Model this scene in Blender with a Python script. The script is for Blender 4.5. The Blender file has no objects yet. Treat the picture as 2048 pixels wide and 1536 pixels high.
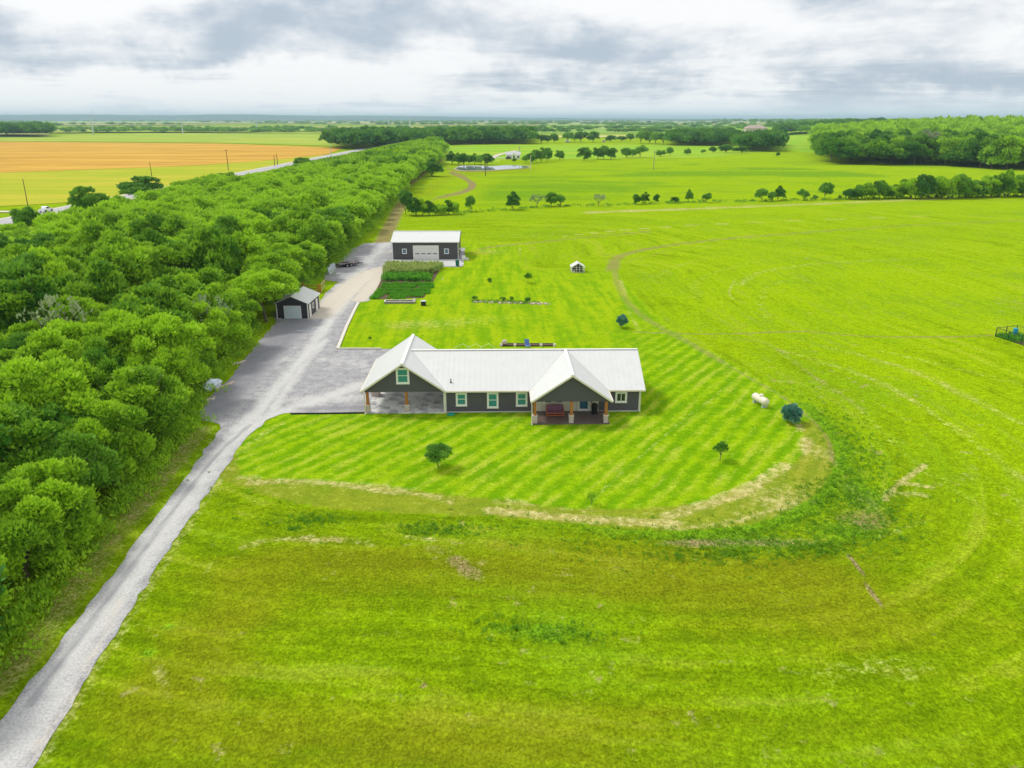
import bpy, math, random
import numpy as np
from mathutils import Vector

C = bpy.context.scene
COL = C.collection
R = math.radians

# ------------------------------------------------------------------ camera
CAM_H = 32.0
FPX = 1500.0                       # focal length in pixels of a 2048 wide picture
PITCH = math.atan((768 - 238) / FPX)
cam_data = bpy.data.cameras.new('camera')
cam = bpy.data.objects.new('camera', cam_data)
COL.objects.link(cam)
cam.location = (0, 0, CAM_H)
cam.rotation_euler = (math.pi / 2 - PITCH, 0, 0)
cam_data.sensor_width = 36
cam_data.lens = FPX / 2048 * 36
cam_data.clip_start = 1
cam_data.clip_end = 90000
C.camera = cam

def G(px, py, z=0.0):
    """world point at height z that the photograph shows at px, py"""
    u, v = (px - 1024) / FPX, (768 - py) / FPX
    dy = math.cos(PITCH) + v * math.sin(PITCH)
    dz = -math.sin(PITCH) + v * math.cos(PITCH)
    t = (z - CAM_H) / dz
    return Vector((u * t, dy * t, z))

# ------------------------------------------------------------------ node helper
class NT:
    def __init__(s, tree):
        s.t = tree; s.t.nodes.clear()
    def n(s, typ, ins=None, out=0, **props):
        nd = s.t.nodes.new(typ)
        for k, v in props.items(): setattr(nd, k, v)
        for k, v in (ins or {}).items():
            sock = nd.inputs[k]
            if isinstance(v, bpy.types.NodeSocket): s.t.links.new(v, sock)
            else: sock.default_value = v
        return nd.outputs[out] if out is not None and len(nd.outputs) else nd
    def math(s, op, a, b=0.0, c=0.0, clamp=False):
        return s.n('ShaderNodeMath', {0: a, 1: b, 2: c}, operation=op, use_clamp=clamp)
    def vm(s, op, a, b=(0, 0, 0)):
        return s.n('ShaderNodeVectorMath', {0: a, 1: b}, operation=op)
    def sstep(s, x, lo, hi, a=0.0, b=1.0):
        return s.n('ShaderNodeMapRange', {0: x, 1: lo, 2: hi, 3: a, 4: b}, interpolation_type='SMOOTHSTEP')
    def lin(s, x, lo, hi, a=0.0, b=1.0):
        return s.n('ShaderNodeMapRange', {0: x, 1: lo, 2: hi, 3: a, 4: b})
    def mix(s, f, a, b, blend='MIX'):
        nd = s.t.nodes.new('ShaderNodeMix'); nd.data_type = 'RGBA'; nd.blend_type = blend
        for i, v in ((0, f), (6, a), (7, b)):
            if isinstance(v, bpy.types.NodeSocket): s.t.links.new(v, nd.inputs[i])
            elif i and len(v) == 3: nd.inputs[i].default_value = (*v, 1)
            else: nd.inputs[i].default_value = v
        return nd.outputs[2]
    def noise(s, vec, scale, detail=3.0, rough=0.55, dist=0.0):
        return s.n('ShaderNodeTexNoise', {'Vector': vec, 'Scale': scale, 'Detail': detail, 'Roughness': rough, 'Distortion': dist})
    def mul3(s, vec, t):
        return s.vm('MULTIPLY', vec, t)

# ------------------------------------------------------------------ sky and sun
SUN_EL, SUN_AZ = R(52), R(-65)        # azimuth measured from +Y towards +X
W = bpy.data.worlds.new('World'); C.world = W; W.use_nodes = True
w = NT(W.node_tree)
tc = w.n('ShaderNodeTexCoord', out=0)
sky = w.n('ShaderNodeTexSky', sky_type='NISHITA', sun_disc=False, sun_elevation=SUN_EL, sun_rotation=SUN_AZ)
sep = w.n('ShaderNodeSeparateXYZ', {0: tc}, out=None)
zc = w.math('ADD', w.math('MAXIMUM', sep.outputs[2], 0.0), 0.13)
plane = w.n('ShaderNodeCombineXYZ', {0: w.math('DIVIDE', sep.outputs[0], zc), 1: w.math('DIVIDE', sep.outputs[1], zc), 2: 3.7})
big = w.noise(plane, 0.52, 6, 0.55, 0.5)
med = w.noise(w.mul3(tc, (1, 1, 2.3)), 5.5, 7, 0.56, 0.35)
det = w.noise(w.mul3(tc, (1, 1, 2.2)), 16, 7, 0.62, 0.3)
val = w.math('ADD', w.math('MULTIPLY', big, 0.52), w.math('ADD', w.math('MULTIPLY', med, 0.30), w.math('MULTIPLY', det, 0.18)))
# broad dark banks of cloud, placed by direction (azimuth, elevation)
az = w.math('ARCTAN2', sep.outputs[0], sep.outputs[1]); el = w.math('ARCSINE', sep.outputs[2])
wob = w.math('MULTIPLY', w.math('SUBTRACT', w.noise(tc, 5.5, 5, 0.6), 0.5), 0.30)
azw = w.math('ADD', az, wob)
elw = w.math('ADD', el, w.math('MULTIPLY', w.math('SUBTRACT', w.noise(tc, 9.0, 5, 0.6), 0.5), 0.11))
def bank(a, e, ra, re, amp):
    dx = w.math('DIVIDE', w.math('SUBTRACT', azw, R(a)), R(ra)); dy = w.math('DIVIDE', w.math('SUBTRACT', elw, R(e)), R(re))
    d = w.math('ADD', w.math('MULTIPLY', dx, dx), w.math('MULTIPLY', dy, dy))
    return w.math('MULTIPLY', w.math('EXPONENT', w.math('MULTIPLY', d, -1.0)), amp * 1.25)
tot = None
for b in [(-17, 5.2, 9, 2.1, .26), (-35, 5.6, 4.0, 1.6, .26), (-6, 6.6, 8, 1.6, .16), (4, 4.3, 7, 1.8, .20), (-28, 3.7, 9, .9, .10), (14, 3.6, 16, 1.0, .14),
          (29, 2.4, 14, 1.0, .20), (31, 5.0, 9, 1.6, .10), (20, 7.6, 9, 1.0, .07), (-27, 7.0, 5, 2.0, -.16), (8, 7.5, 7, 1.6, -.10), (-5, 4.0, 2.5, 1.0, -.10), (-22, 1.9, 16, .9, -.16), (-15, 3.0, 14, .5, -.10), (10, 1.4, 30, .7, -.06)]:
    g = bank(*b); tot = g if tot is None else w.math('ADD', tot, g)
stk = w.noise(w.mul3(tc, (2.2, 2.2, 26)), 3.0, 6, 0.6, 0.4)
tot = w.math('ADD', tot, w.math('MULTIPLY', w.math('MULTIPLY', w.math('SUBTRACT', stk, 0.47), 1.3), w.sstep(sep.outputs[2], 0.012, 0.10, 1.0, 0.0)))
dark = w.sstep(w.math('ADD', w.math('ADD', w.math('MULTIPLY', w.math('SUBTRACT', val, 0.48), 3.0), tot), 0.0), -0.05, 0.55)
cloud = w.mix(dark, (1.03, 1.03, 1.035), (0.50, 0.58, 0.68))
low = w.sstep(sep.outputs[2], 0.0, 0.035)
cloud = w.mix(w.math('MULTIPLY', w.math('SUBTRACT', 1.0, low), 0.6), cloud, (1.06, 1.10, 1.14))
bgs = w.n('ShaderNodeBackground', {0: sky, 1: 0.11})
bgc = w.n('ShaderNodeBackground', {0: cloud, 1: 1.0})
gap = w.sstep(val, 0.30, 0.42, 0.72, 0.96)
mixs = w.n('ShaderNodeMixShader', {0: gap, 1: bgs, 2: bgc})
w.n('ShaderNodeOutputWorld', {0: mixs})

sd = bpy.data.lights.new('sun', 'SUN'); sd.energy = 2.4; sd.angle = R(10); sd.color = (1.0, 0.96, 0.88)
sun = bpy.data.objects.new('sun', sd); COL.objects.link(sun)
sv = Vector((math.sin(SUN_AZ) * math.cos(SUN_EL), math.cos(SUN_AZ) * math.cos(SUN_EL), math.sin(SUN_EL)))
sun.rotation_euler = sv.to_track_quat('Z', 'Y').to_euler()
sun.location = (-80, 0, 120)

vs = C.view_settings
C.display_settings.display_device = 'sRGB'
vs.view_transform = 'Standard'; vs.look = 'None'; vs.exposure = 0.0; vs.gamma = 1.0; vs.use_curve_mapping = False
C.render.engine = 'CYCLES'
cy = C.cycles
cy.max_bounces = 5; cy.diffuse_bounces = 3; cy.glossy_bounces = 2; cy.transmission_bounces = 3; cy.transparent_max_bounces = 6; cy.volume_bounces = 0
cy.use_denoising = True
try: cy.denoiser = 'OPENIMAGEDENOISE'; cy.denoising_prefilter = 'ACCURATE'
except Exception: pass
cy.caustics_reflective = False; cy.caustics_refractive = False

# ------------------------------------------------------------------ mesh helpers
def mesh_np(name, v, q, mat, attrs=None, tris=False, smooth=False):
    me = bpy.data.meshes.new(name)
    v = np.asarray(v, dtype=np.float32).reshape(-1, 3); q = np.asarray(q, dtype=np.int32)
    k = q.shape[1]
    me.vertices.add(len(v)); me.vertices.foreach_set('co', v.ravel())
    me.loops.add(q.size); me.loops.foreach_set('vertex_index', q.ravel())
    me.polygons.add(len(q)); me.polygons.foreach_set('loop_start', np.arange(0, q.size, k, dtype=np.int32))
    me.polygons.foreach_set('loop_total', np.full(len(q), k, dtype=np.int32))
    if smooth: me.polygons.foreach_set('use_smooth', np.ones(len(q), dtype=bool))
    for an, arr in (attrs or {}).items():
        arr = np.asarray(arr, dtype=np.float32)
        if arr.ndim == 1:
            a = me.attributes.new(an, 'FLOAT', 'POINT'); a.data.foreach_set('value', arr)
        else:
            a = me.attributes.new(an, 'FLOAT_COLOR', 'POINT'); a.data.foreach_set('color', arr.ravel())
    me.update(calc_edges=True)
    if mat: me.materials.append(mat)
    return me

def link(name, data, parent=None, loc=None, rot=None, scale=None):
    o = bpy.data.objects.new(name, data); COL.objects.link(o)
    if parent: o.parent = parent
    if loc is not None: o.location = loc
    if rot is not None: o.rotation_euler = rot
    if scale is not None: o.scale = scale
    return o

def tag(o, label=None, cat=None, group=None, kind=None):
    if label: o['label'] = label
    if cat: o['category'] = cat
    if group: o['group'] = group
    if kind: o['kind'] = kind
    return o

def empty(name, loc, rz=0.0, label=None, cat=None, group=None, s=1.0):
    o = bpy.data.objects.new(name, None); COL.objects.link(o)
    o.location = loc; o.rotation_euler = (0, 0, rz); o.scale = (s, s, s); o.empty_display_size = 0.3
    return tag(o, label, cat, group)

class MB:
    """collects simple solids, builds ONE mesh object"""
    def __init__(s): s.v = []; s.f = []
    def add(s, vs_, fs_):
        n = len(s.v); s.v += [tuple(a) for a in vs_]; s.f += [tuple(i + n for i in f) for f in fs_]; return s
    def box(s, x0, x1, y0, y1, z0, z1, taper=0.0):
        t = taper
        s.add([(x0, y0, z0), (x1, y0, z0), (x1, y1, z0), (x0, y1, z0), (x0 + t, y0 + t, z1), (x1 - t, y0 + t, z1), (x1 - t, y1 - t, z1), (x0 + t, y1 - t, z1)],
              [(0, 3, 2, 1), (4, 5, 6, 7), (0, 1, 5, 4), (1, 2, 6, 5), (2, 3, 7, 6), (3, 0, 4, 7)]); return s
    def prism(s, pts, d):
        d = Vector(d); n = len(pts); a = [Vector(p) for p in pts]
        s.add([tuple(p) for p in a] + [tuple(p + d) for p in a],
              [tuple(range(n))[::-1], tuple(range(n, 2 * n))] + [(i, (i + 1) % n, n + (i + 1) % n, n + i) for i in range(n)]); return s
    def bar(s, a, b, w_, h_=None):
        a, b = Vector(a), Vector(b); h_ = h_ or w_; d = (b - a).normalized()
        up = Vector((0, 0, 1)) if abs(d.z) < 0.95 else Vector((0, 1, 0))
        x = d.cross(up).normalized() * w_ / 2; y = x.cross(d).normalized() * h_ / 2
        s.prism([a - x - y, a + x - y, a + x + y, a - x + y], b - a); return s
    def tube(s, a, b, r, r2=None, n=10):
        a, b = Vector(a), Vector(b); r2 = r if r2 is None else r2; d = (b - a).normalized()
        up = Vector((0, 0, 1)) if abs(d.z) < 0.95 else Vector((0, 1, 0))
        x = d.cross(up).normalized(); y = x.cross(d).normalized()
        ring = [(math.cos(2 * math.pi * i / n), math.sin(2 * math.pi * i / n)) for i in range(n)]
        s.add([a + x * c * r + y * q * r for c, q in ring] + [b + x * c * r2 + y * q * r2 for c, q in ring],
              [tuple(range(n))[::-1], tuple(range(n, 2 * n))] + [(i, (i + 1) % n, n + (i + 1) % n, n + i) for i in range(n)]); return s
    def lathe(s, a, d, prof, n=16):
        a, d = Vector(a), Vector(d).normalized(); up = Vector((0, 0, 1)) if abs(d.z) < 0.95 else Vector((0, 1, 0))
        x = d.cross(up).normalized(); y = x.cross(d).normalized(); vs_ = []; fs_ = []
        for (h, r) in prof:
            for i in range(n):
                t = 2 * math.pi * i / n; vs_.append(a + d * h + x * math.cos(t) * r + y * math.sin(t) * r)
        for k in range(len(prof) - 1):
            for i in range(n): fs_.append((k * n + i, k * n + (i + 1) % n, (k + 1) * n + (i + 1) % n, (k + 1) * n + i))
        fs_.append(tuple(range(n))[::-1]); fs_.append(tuple(range((len(prof) - 1) * n, len(prof) * n)))
        s.add(vs_, fs_); return s
    def build(s, name, mat, parent=None, loc=None, rz=None, bevel=0.0, smooth=False, **tags):
        me = bpy.data.meshes.new(name); me.from_pydata(s.v, [], s.f); me.update()
        if mat: me.materials.append(mat)
        import bmesh
        bm = bmesh.new(); bm.from_mesh(me); bmesh.ops.recalc_face_normals(bm, faces=bm.faces)
        if bevel: bmesh.ops.bevel(bm, geom=bm.edges[:], offset=bevel, segments=1, affect='EDGES')
        bm.to_mesh(me); bm.free()
        if smooth: me.polygons.foreach_set('use_smooth', [True] * len(me.polygons))
        o = link(name, me, parent, loc, (0, 0, rz) if rz is not None else None)
        return tag(o, **tags)

# ------------------------------------------------------------------ materials
MATS = {}
def pmat(name, col, rough=0.6, metal=0.0, var=0.0, vscale=2.0, bump=0.0, bscale=20.0, spec=0.3, coat=0.0, bands=None, col2=None):
    m = bpy.data.materials.new(name); m.use_nodes = True; t = NT(m.node_tree)
    pos = t.n('ShaderNodeTexCoord', out=3)
    c = (*col, 1) if len(col) == 3 else col
    base = t.n('ShaderNodeRGB'); base.default_value = c
    nz = t.noise(pos, vscale, 5, 0.6)
    if col2: base = t.mix(t.sstep(nz, 0.42, 0.62), base, col2)
    if var: base = t.mix(1.0, base, t.n('ShaderNodeCombineXYZ', {i: t.lin(nz, 0.2, 0.8, 1 - var, 1 + var) for i in range(3)}), 'MULTIPLY')
    ins = {'Roughness': rough, 'Metallic': metal, 'Specular IOR Level': spec, 'Coat Weight': coat}
    nrm = None
    if bands:                                   # (axis, period, groove share, depth)
        ax, per, gs, dep, dk = bands
        s_ = t.n('ShaderNodeSeparateXYZ', {0: pos}, out=None).outputs[ax]
        fr = t.math('FRACT', t.math('DIVIDE', s_, per))
        gr = t.math('LESS_THAN', fr, gs)
        base = t.mix(t.math('MULTIPLY', gr, dk), base, (0.01, 0.01, 0.01))
        nrm = t.n('ShaderNodeBump', {'Strength': 0.6, 'Distance': dep, 'Height': fr})
    if bump:
        h = t.noise(pos, bscale, 4, 0.6)
        d = {'Strength': bump, 'Distance': 0.02, 'Height': h}
        if nrm is not None: d['Normal'] = nrm
        nrm = t.n('ShaderNodeBump', d)
    ins['Base Color'] = base
    if nrm is not None: ins['Normal'] = nrm
    b = t.n('ShaderNodeBsdfPrincipled', ins)
    t.n('ShaderNodeOutputMaterial', {0: b})
    MATS[name] = m
    return m

roof_white = pmat('roof_white', (0.66, 0.67, 0.655), 0.42, 0.0, 0.05, .8, spec=0.4)
trim_white = pmat('trim_white', (0.80, 0.79, 0.74), 0.5, var=0.04)
cream_trim = pmat('cream_trim', (0.74, 0.68, 0.56), 0.5, var=0.05)
siding = pmat('siding', (0.100, 0.092, 0.112), 0.6, var=0.08, vscale=3, bands=(2, 0.18, 0.10, 0.012, 0.35))
shop_siding = pmat('shop_siding', (0.082, 0.080, 0.085), 0.45, var=0.07, vscale=.7, bands=(0, 0.30, 0.14, 0.02, 0.25))
shed_siding = pmat('shed_siding', (0.052, 0.050, 0.062), 0.5, var=0.10, vscale=1.2, bands=(0, 0.23, 0.2, 0.02, 0.35))
shed_side = pmat('shed_side', (0.052, 0.050, 0.062), 0.5, var=0.10, vscale=1.2, bands=(1, 0.23, 0.2, 0.02, 0.35))
board_batten = pmat('board_batten', (0.70, 0.66, 0.55), 0.6, var=0.05, bands=(0, 0.40, 0.10, 0.02, 0.30))
concrete = pmat('concrete', (0.50, 0.50, 0.49), 0.8, var=0.18, vscale=0.7, bump=0.3, bscale=25)
stained_slab = pmat('stained_slab', (0.78, 0.78, 0.76), 0.5, var=0.22, vscale=0.55, bump=0.2, col2=(0.26, 0.26, 0.28))
porch_slab = pmat('porch_slab', (0.15, 0.095, 0.085), 0.35, var=0.22, vscale=1.3, bump=0.3, bscale=9, col2=(0.11, 0.10, 0.095))
wood = pmat('cedar', (0.42, 0.165, 0.035), 0.55, var=0.2, vscale=6)
red_wood = pmat('red_wood', (0.46, 0.13, 0.06), 0.5, var=0.12, vscale=5)
grey_wood = pmat('grey_wood', (0.30, 0.29, 0.26), 0.8, var=0.25, vscale=5)
pole_wood = pmat('pole_wood', (0.10, 0.065, 0.045), 0.85, var=0.3, vscale=2)
bark = pmat('bark', (0.15, 0.12, 0.09), 0.9, var=0.35, vscale=4, bump=0.6, bscale=12)
black = pmat('black_cover', (0.012, 0.012, 0.013), 0.6, bump=0.3, bscale=6)
steel = pmat('steel', (0.45, 0.46, 0.48), 0.35, 0.8)
galv = pmat('galvanised', (0.55, 0.60, 0.66), 0.5, 0.3, var=0.1)
dark_steel = pmat('dark_steel', (0.035, 0.035, 0.04), 0.5, 0.4)
cushion = pmat('cushion', (0.22, 0.09, 0.17), 0.9, var=0.1, vscale=6, bump=0.4)
soil_mat = pmat('soil', (0.12, 0.075, 0.045), 0.95, var=0.3, vscale=3, bump=0.8)
green_bin = pmat('green_plastic', (0.01, 0.13, 0.11), 0.5, var=0.05)
blue_plastic = pmat('blue_plastic', (0.02, 0.30, 0.48), 0.4)
blue_cloth = pmat('blue_cloth', (0.12, 0.22, 0.55), 0.8, var=0.1)
teal_hose = pmat('teal_rubber', (0.01, 0.35, 0.25), 0.5)
tank_paint = pmat('tank_paint', (0.74, 0.68, 0.55), 0.4, var=0.06)
tarp = pmat('tarp', (0.62, 0.70, 0.78), 0.5, var=0.2, vscale=3, bump=0.8, bscale=4)
car_white = pmat('car_paint', (0.78, 0.80, 0.84), 0.25, coat=0.6)
rubber = pmat('rubber', (0.02, 0.02, 0.02), 0.8)
dark_glass = pmat('dark_glass', (0.02, 0.03, 0.045), 0.08, spec=0.8)
teal_glass = pmat('teal_glass', (0.04, 0.25, 0.25), 0.12, spec=0.7, var=0.35, vscale=3.2)
blue_glass = pmat('blue_glass', (0.02, 0.12, 0.20), 0.1, spec=0.8, var=0.3, vscale=3)
pale_block = pmat('pale_block', (0.66, 0.62, 0.55), 0.8, var=0.2, vscale=4, bump=0.4)
rock = pmat('rock', (0.55, 0.46, 0.38), 0.9, var=0.3, vscale=3, bump=0.8)
beige_wall = pmat('beige_wall', (0.55, 0.47, 0.38), 0.8, var=0.1)
tan_roof = pmat('tan_roof', (0.42, 0.33, 0.28), 0.8, var=0.12)
grey_roof = pmat('grey_roof', (0.50, 0.51, 0.53), 0.7, var=0.1)

def brick_mat():
    m = bpy.data.materials.new('brick'); m.use_nodes = True; t = NT(m.node_tree)
    pos = t.n('ShaderNodeTexCoord', out=3)
    sp = t.n('ShaderNodeSeparateXYZ', {0: pos}, out=None)
    v = t.n('ShaderNodeCombineXYZ', {0: t.math('ADD', sp.outputs[0], sp.outputs[1]), 1: sp.outputs[2], 2: 0.0})
    br = t.n('ShaderNodeTexBrick', {'Vector': v, 'Scale': 1.0, 'Color1': (0.40, 0.25, 0.22, 1), 'Color2': (0.58, 0.47, 0.44, 1), 'Mortar': (0.62, 0.58, 0.55, 1), 'Mortar Size': 0.012, 'Brick Width': 0.22, 'Row Height': 0.075}, out=None)
    b = t.n('ShaderNodeBsdfPrincipled', {'Base Color': br.outputs[0], 'Roughness': 0.85})
    t.n('ShaderNodeOutputMaterial', {0: b}); return m
brick = brick_mat()

def leaf_mat(name, light, deep, pale=None, transl=0.30, hue=0.0):
    """leaf colour varies per clump (attribute tint) and per tree"""
    m = bpy.data.materials.new(name); m.use_nodes = True; t = NT(m.node_tree)
    a = t.n('ShaderNodeAttribute', out=2, attribute_name='tint')
    oi = t.n('ShaderNodeObjectInfo', out=5) if False else t.n('ShaderNodeObjectInfo', out=None).outputs['Random']
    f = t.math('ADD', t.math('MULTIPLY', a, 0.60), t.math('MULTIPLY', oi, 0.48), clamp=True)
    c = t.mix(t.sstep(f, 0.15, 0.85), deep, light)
    d = t.n('ShaderNodeBsdfPrincipled', {'Base Color': c, 'Roughness': 0.6, 'Specular IOR Level': 0.22})
    tr = t.n('ShaderNodeBsdfTranslucent', {0: t.mix(0.5, c, light)})
    t.n('ShaderNodeOutputMaterial', {0: t.n('ShaderNodeMixShader', {0: transl, 1: d, 2: tr})})
    return m
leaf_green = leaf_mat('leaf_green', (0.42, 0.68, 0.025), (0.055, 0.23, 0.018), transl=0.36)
leaf_dark = leaf_mat('leaf_dark', (0.20, 0.42, 0.03), (0.045, 0.19, 0.03), transl=0.34)
leaf_blue = leaf_mat('leaf_blue', (0.27, 0.50, 0.37), (0.05, 0.23, 0.16), transl=0.15)
leaf_mid = leaf_mat('leaf_mid', (0.27, 0.52, 0.06), (0.08, 0.27, 0.04))
leaf_pale = leaf_mat('leaf_pale', (0.36, 0.44, 0.22), (0.15, 0.25, 0.10))
leaf_corn = leaf_mat('leaf_corn', (0.46, 0.54, 0.15), (0.06, 0.26, 0.05))
leaf_veg = leaf_mat('leaf_veg', (0.24, 0.60, 0.02), (0.07, 0.30, 0.03), transl=.35)
leaf_weed = leaf_mat('leaf_weed', (0.24, 0.46, 0.012), (0.11, 0.28, 0.012), transl=.35)

# ------------------------------------------------------------------ ground geometry helpers (numpy)
def GN(pts):
    return np.array([tuple(G(*p))[:2] for p in pts], dtype=np.float64)
def pdist(P, line):
    """distance of points P (n,2) to a polyline"""
    best = np.full(len(P), 1e9)
    for a, b in zip(line[:-1], line[1:]):
        ab = b - a; L = max(ab @ ab, 1e-9)
        t = np.clip(((P - a) @ ab) / L, 0, 1)
        d = np.hypot(*(P - (a + t[:, None] * ab)).T)
        best = np.minimum(best, d)
    return best
def inpoly(P, poly):
    x, y = P[:, 0], P[:, 1]; c = np.zeros(len(P), bool); n = len(poly)
    for i in range(n):
        (x1, y1), (x2, y2) = poly[i], poly[(i + 1) % n]
        if y1 == y2: continue
        cond = ((y1 > y) != (y2 > y)) & (x < (x2 - x1) * (y - y1) / (y2 - y1) + x1)
        c ^= cond
    return c
def sdist(P, poly):
    d = pdist(P, np.vstack([poly, poly[:1]])); return np.where(inpoly(P, poly), -d, d)
def smooth_line(pts, n=6):
    """Catmull-Rom through the points"""
    p = np.asarray(pts, float); q = np.vstack([2 * p[0] - p[1], p, 2 * p[-1] - p[-2]]); out = []
    for i in range(1, len(q) - 2):
        for k in range(n):
            t = k / n; a, b, c, d = q[i - 1], q[i], q[i + 1], q[i + 2]
            out.append(0.5 * ((2 * b) + (c - a) * t + (2 * a - 5 * b + 4 * c - d) * t * t + (3 * b - a - 3 * c + d) * t ** 3))
    out.append(p[-1]); return np.array(out)
def vnoise(P, s, seed=0):
    """value noise in 2D, 0..1"""
    q = P * s; i = np.floor(q).astype(np.int64); f = q - i; f = f * f * (3 - 2 * f)
    def h(a, b):
        n = (a * 374761393 + b * 668265263 + seed * 974711) & 0x7fffffff
        n = ((n ^ (n >> 13)) * 1274126177) & 0x7fffffff
        return ((n ^ (n >> 16)) & 0xffff) / 65535.0
    a, b, c, d = h(i[:, 0], i[:, 1]), h(i[:, 0] + 1, i[:, 1]), h(i[:, 0], i[:, 1] + 1), h(i[:, 0] + 1, i[:, 1] + 1)
    return (a * (1 - f[:, 0]) + b * f[:, 0]) * (1 - f[:, 1]) + (c * (1 - f[:, 0]) + d * f[:, 0]) * f[:, 1]
def fbm(P, s, seed=0, o=4):
    r = 0; a = 0.5; tot_ = 0
    for k in range(o): r = r + a * vnoise(P, s * 2 ** k, seed + k); tot_ += a; a *= 0.5
    return r / tot_
def ss(x, a, b):
    t = np.clip((x - a) / (b - a), 0, 1); return t * t * (3 - 2 * t)

# outer edge of the mown ground round the house
OUTER_PX = [(400, 935), (440, 958), (560, 1000), (700, 1020), (850, 1028), (1000, 1035), (1150, 1048), (1300, 1060), (1420, 1060), (1520, 1046), (1600, 1010), (1650, 972), (1670, 930),
            (1668, 890), (1640, 850), (1590, 806), (1500, 748), (1400, 692), (1340, 655), (1290, 610), (1255, 572), (1232, 545)]
outer_line = smooth_line(GN(OUTER_PX), 5)
OUTER = np.vstack([outer_line, GN([(1225, 543), (1040, 541), (1041, 492), (925, 488), (925, 540), (745, 545), (716, 607), (560, 826), (480, 885)])])
INNER_PX = [(480, 955), (600, 962), (740, 972), (860, 985), (1000, 1000), (1120, 1015), (1250, 1018), (1380, 1008), (1480, 985), (1560, 945), (1610, 900), (1600, 850)]
inner_line = smooth_line(GN(INNER_PX), 4)

def axis(lo, hi, a, b, step, g):
    mid = list(np.arange(a, b + 1e-6, step)); s = step; x = b; up = []
    while x < hi: s *= g; x += s; up.append(min(x, hi))
    s = step; x = a; dn = []
    while x > lo: s *= g; x -= s; dn.append(max(x, lo))
    return np.array(dn[::-1] + mid + up)
GX = axis(-26000, 26000, -62, 88, 0.42, 1.035)
GY = axis(-1500, 60000, 30, 125, 0.42, 1.028)
XX, YY = np.meshgrid(GX, GY)
P = np.stack([XX.ravel(), YY.ravel()], 1)
near = (np.abs(P[:, 0]) < 700) & (P[:, 1] > -20) & (P[:, 1] < 1400)

def stroke(pts, wid, feather=1.0, smooth=True):
    """mask 0..1 along a polyline given in photo pixels, wid metres wide"""
    l = GN(pts); l = smooth_line(l, 3) if smooth and len(l) > 2 else l
    m = np.zeros(len(P)); lo = l.min(0) - wid * 3 - 5; hi = l.max(0) + wid * 3 + 5
    k = (P[:, 0] > lo[0]) & (P[:, 0] < hi[0]) & (P[:, 1] > lo[1]) & (P[:, 1] < hi[1])
    d = pdist(P[k], l); m[k] = 1 - ss(d, wid * 0.5 * (1 - 0.5 * feather), wid * 0.5 * (1 + feather)); return m
def blob(px, py, rx, ry, s=1.0):
    c = G(px, py); d = np.hypot((P[:, 0] - c.x) / rx, (P[:, 1] - c.y) / ry); return s * np.exp(-d * d * 1.2)

dry = np.zeros(len(P)); soil = dry.copy(); lush = dry.copy()
tone = dry.copy() + 0.55; sA = dry.copy(); sB = dry.copy(); olive = dry.copy()
sd = np.full(len(P), 500.0); sd[near] = sdist(P[near], OUTER)
inn = sd < 0
lawn = 1 - ss(sd, -0.15, 0.35)
dinner = np.full(len(P), 99.0); dinner[near] = pdist(P[near], inner_line)
innerpoly = np.vstack([inner_line, GN([(1600, 800), (1500, 700), (1000, 600), (560, 760), (470, 900)])])
ininner = np.zeros(len(P), bool); ininner[near] = inpoly(P[near], innerpoly)
front = ss(-P[:, 1], -82, -79.5)                      # the part before the house front
backyard = ss(P[:, 1], 96, 100)
band = inn & ~ininner & (P[:, 1] < 78)
nb = fbm(P, 0.16, 5)
dry = np.maximum(dry, band * (0.14 + 0.22 * nb))
olive = np.maximum(olive, band * 0.6)
dry = np.maximum(dry, np.where(P[:, 1] < 82, (1 - ss(dinner, 0.1, 1.3)) * (0.10 + 0.48 * ss(fbm(P, 0.35, 9), 0.42, 0.66)), 0))
sA = lawn * np.where(ininner | (P[:, 1] > 78), 1, 0) * (1 - backyard)
sB = lawn * backyard
east = lawn * ss(P[:, 0], 6, 26) * (1 - ss(P[:, 1], 108, 132)); sA = np.maximum(sA, east); sB = sB * (1 - east)
# lush ring outside the edge
out = np.clip(sd, 0, None)
rs = np.clip((P[:, 0] + 6) / 22, 0, 1) * np.clip((98 - P[:, 1]) / 16, 0, 1)
lush = np.maximum(lush, (1 - ss(out, 0.5, 3.8)) * (sd > -0.2) * (0.25 + 0.38 * rs) * (P[:, 1] < 84))
lush = np.maximum(lush, blob(1720, 985, 2.8, 5, .8)); lush = np.maximum(lush, blob(1690, 1060, 4.5, 2.6, .7)); lush = np.maximum(lush, blob(1500, 1085, 6, 1.6, .8))
soil = np.maximum(soil, blob(1720, 1040, 3.5, 2.6, .62) + blob(1560, 1085, 6, 1.3, .55) + blob(1380, 1086, 4, 0.9, .6) + blob(1690, 970, 1.6, 4, .35) + blob(1750, 1000, 2, 3, .3))
for (x, y, rx, ry, s_) in [(1100, 1265, 3.4, 1.3, .8), (1010, 1255, 2.5, .9, .5), (860, 1080, 1.4, .5, .6), (850, 1055, 2.5, .5, .5), (1480, 1110, 3, .8, .5), (620, 1030, 3, .5, .5),
                           (1630, 1090, 3.5, 1, .6), (1850, 1130, 3, 2, .35), (1680, 905, 1.2, 3, .6), (295, 1305, .8, .6, .7), (590, 1060, 1, .3, .8), (330, 1255, 1.0, .6, .5)]:
    lush = np.maximum(lush, blob(x, y, rx, ry, s_))
S = stroke
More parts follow.
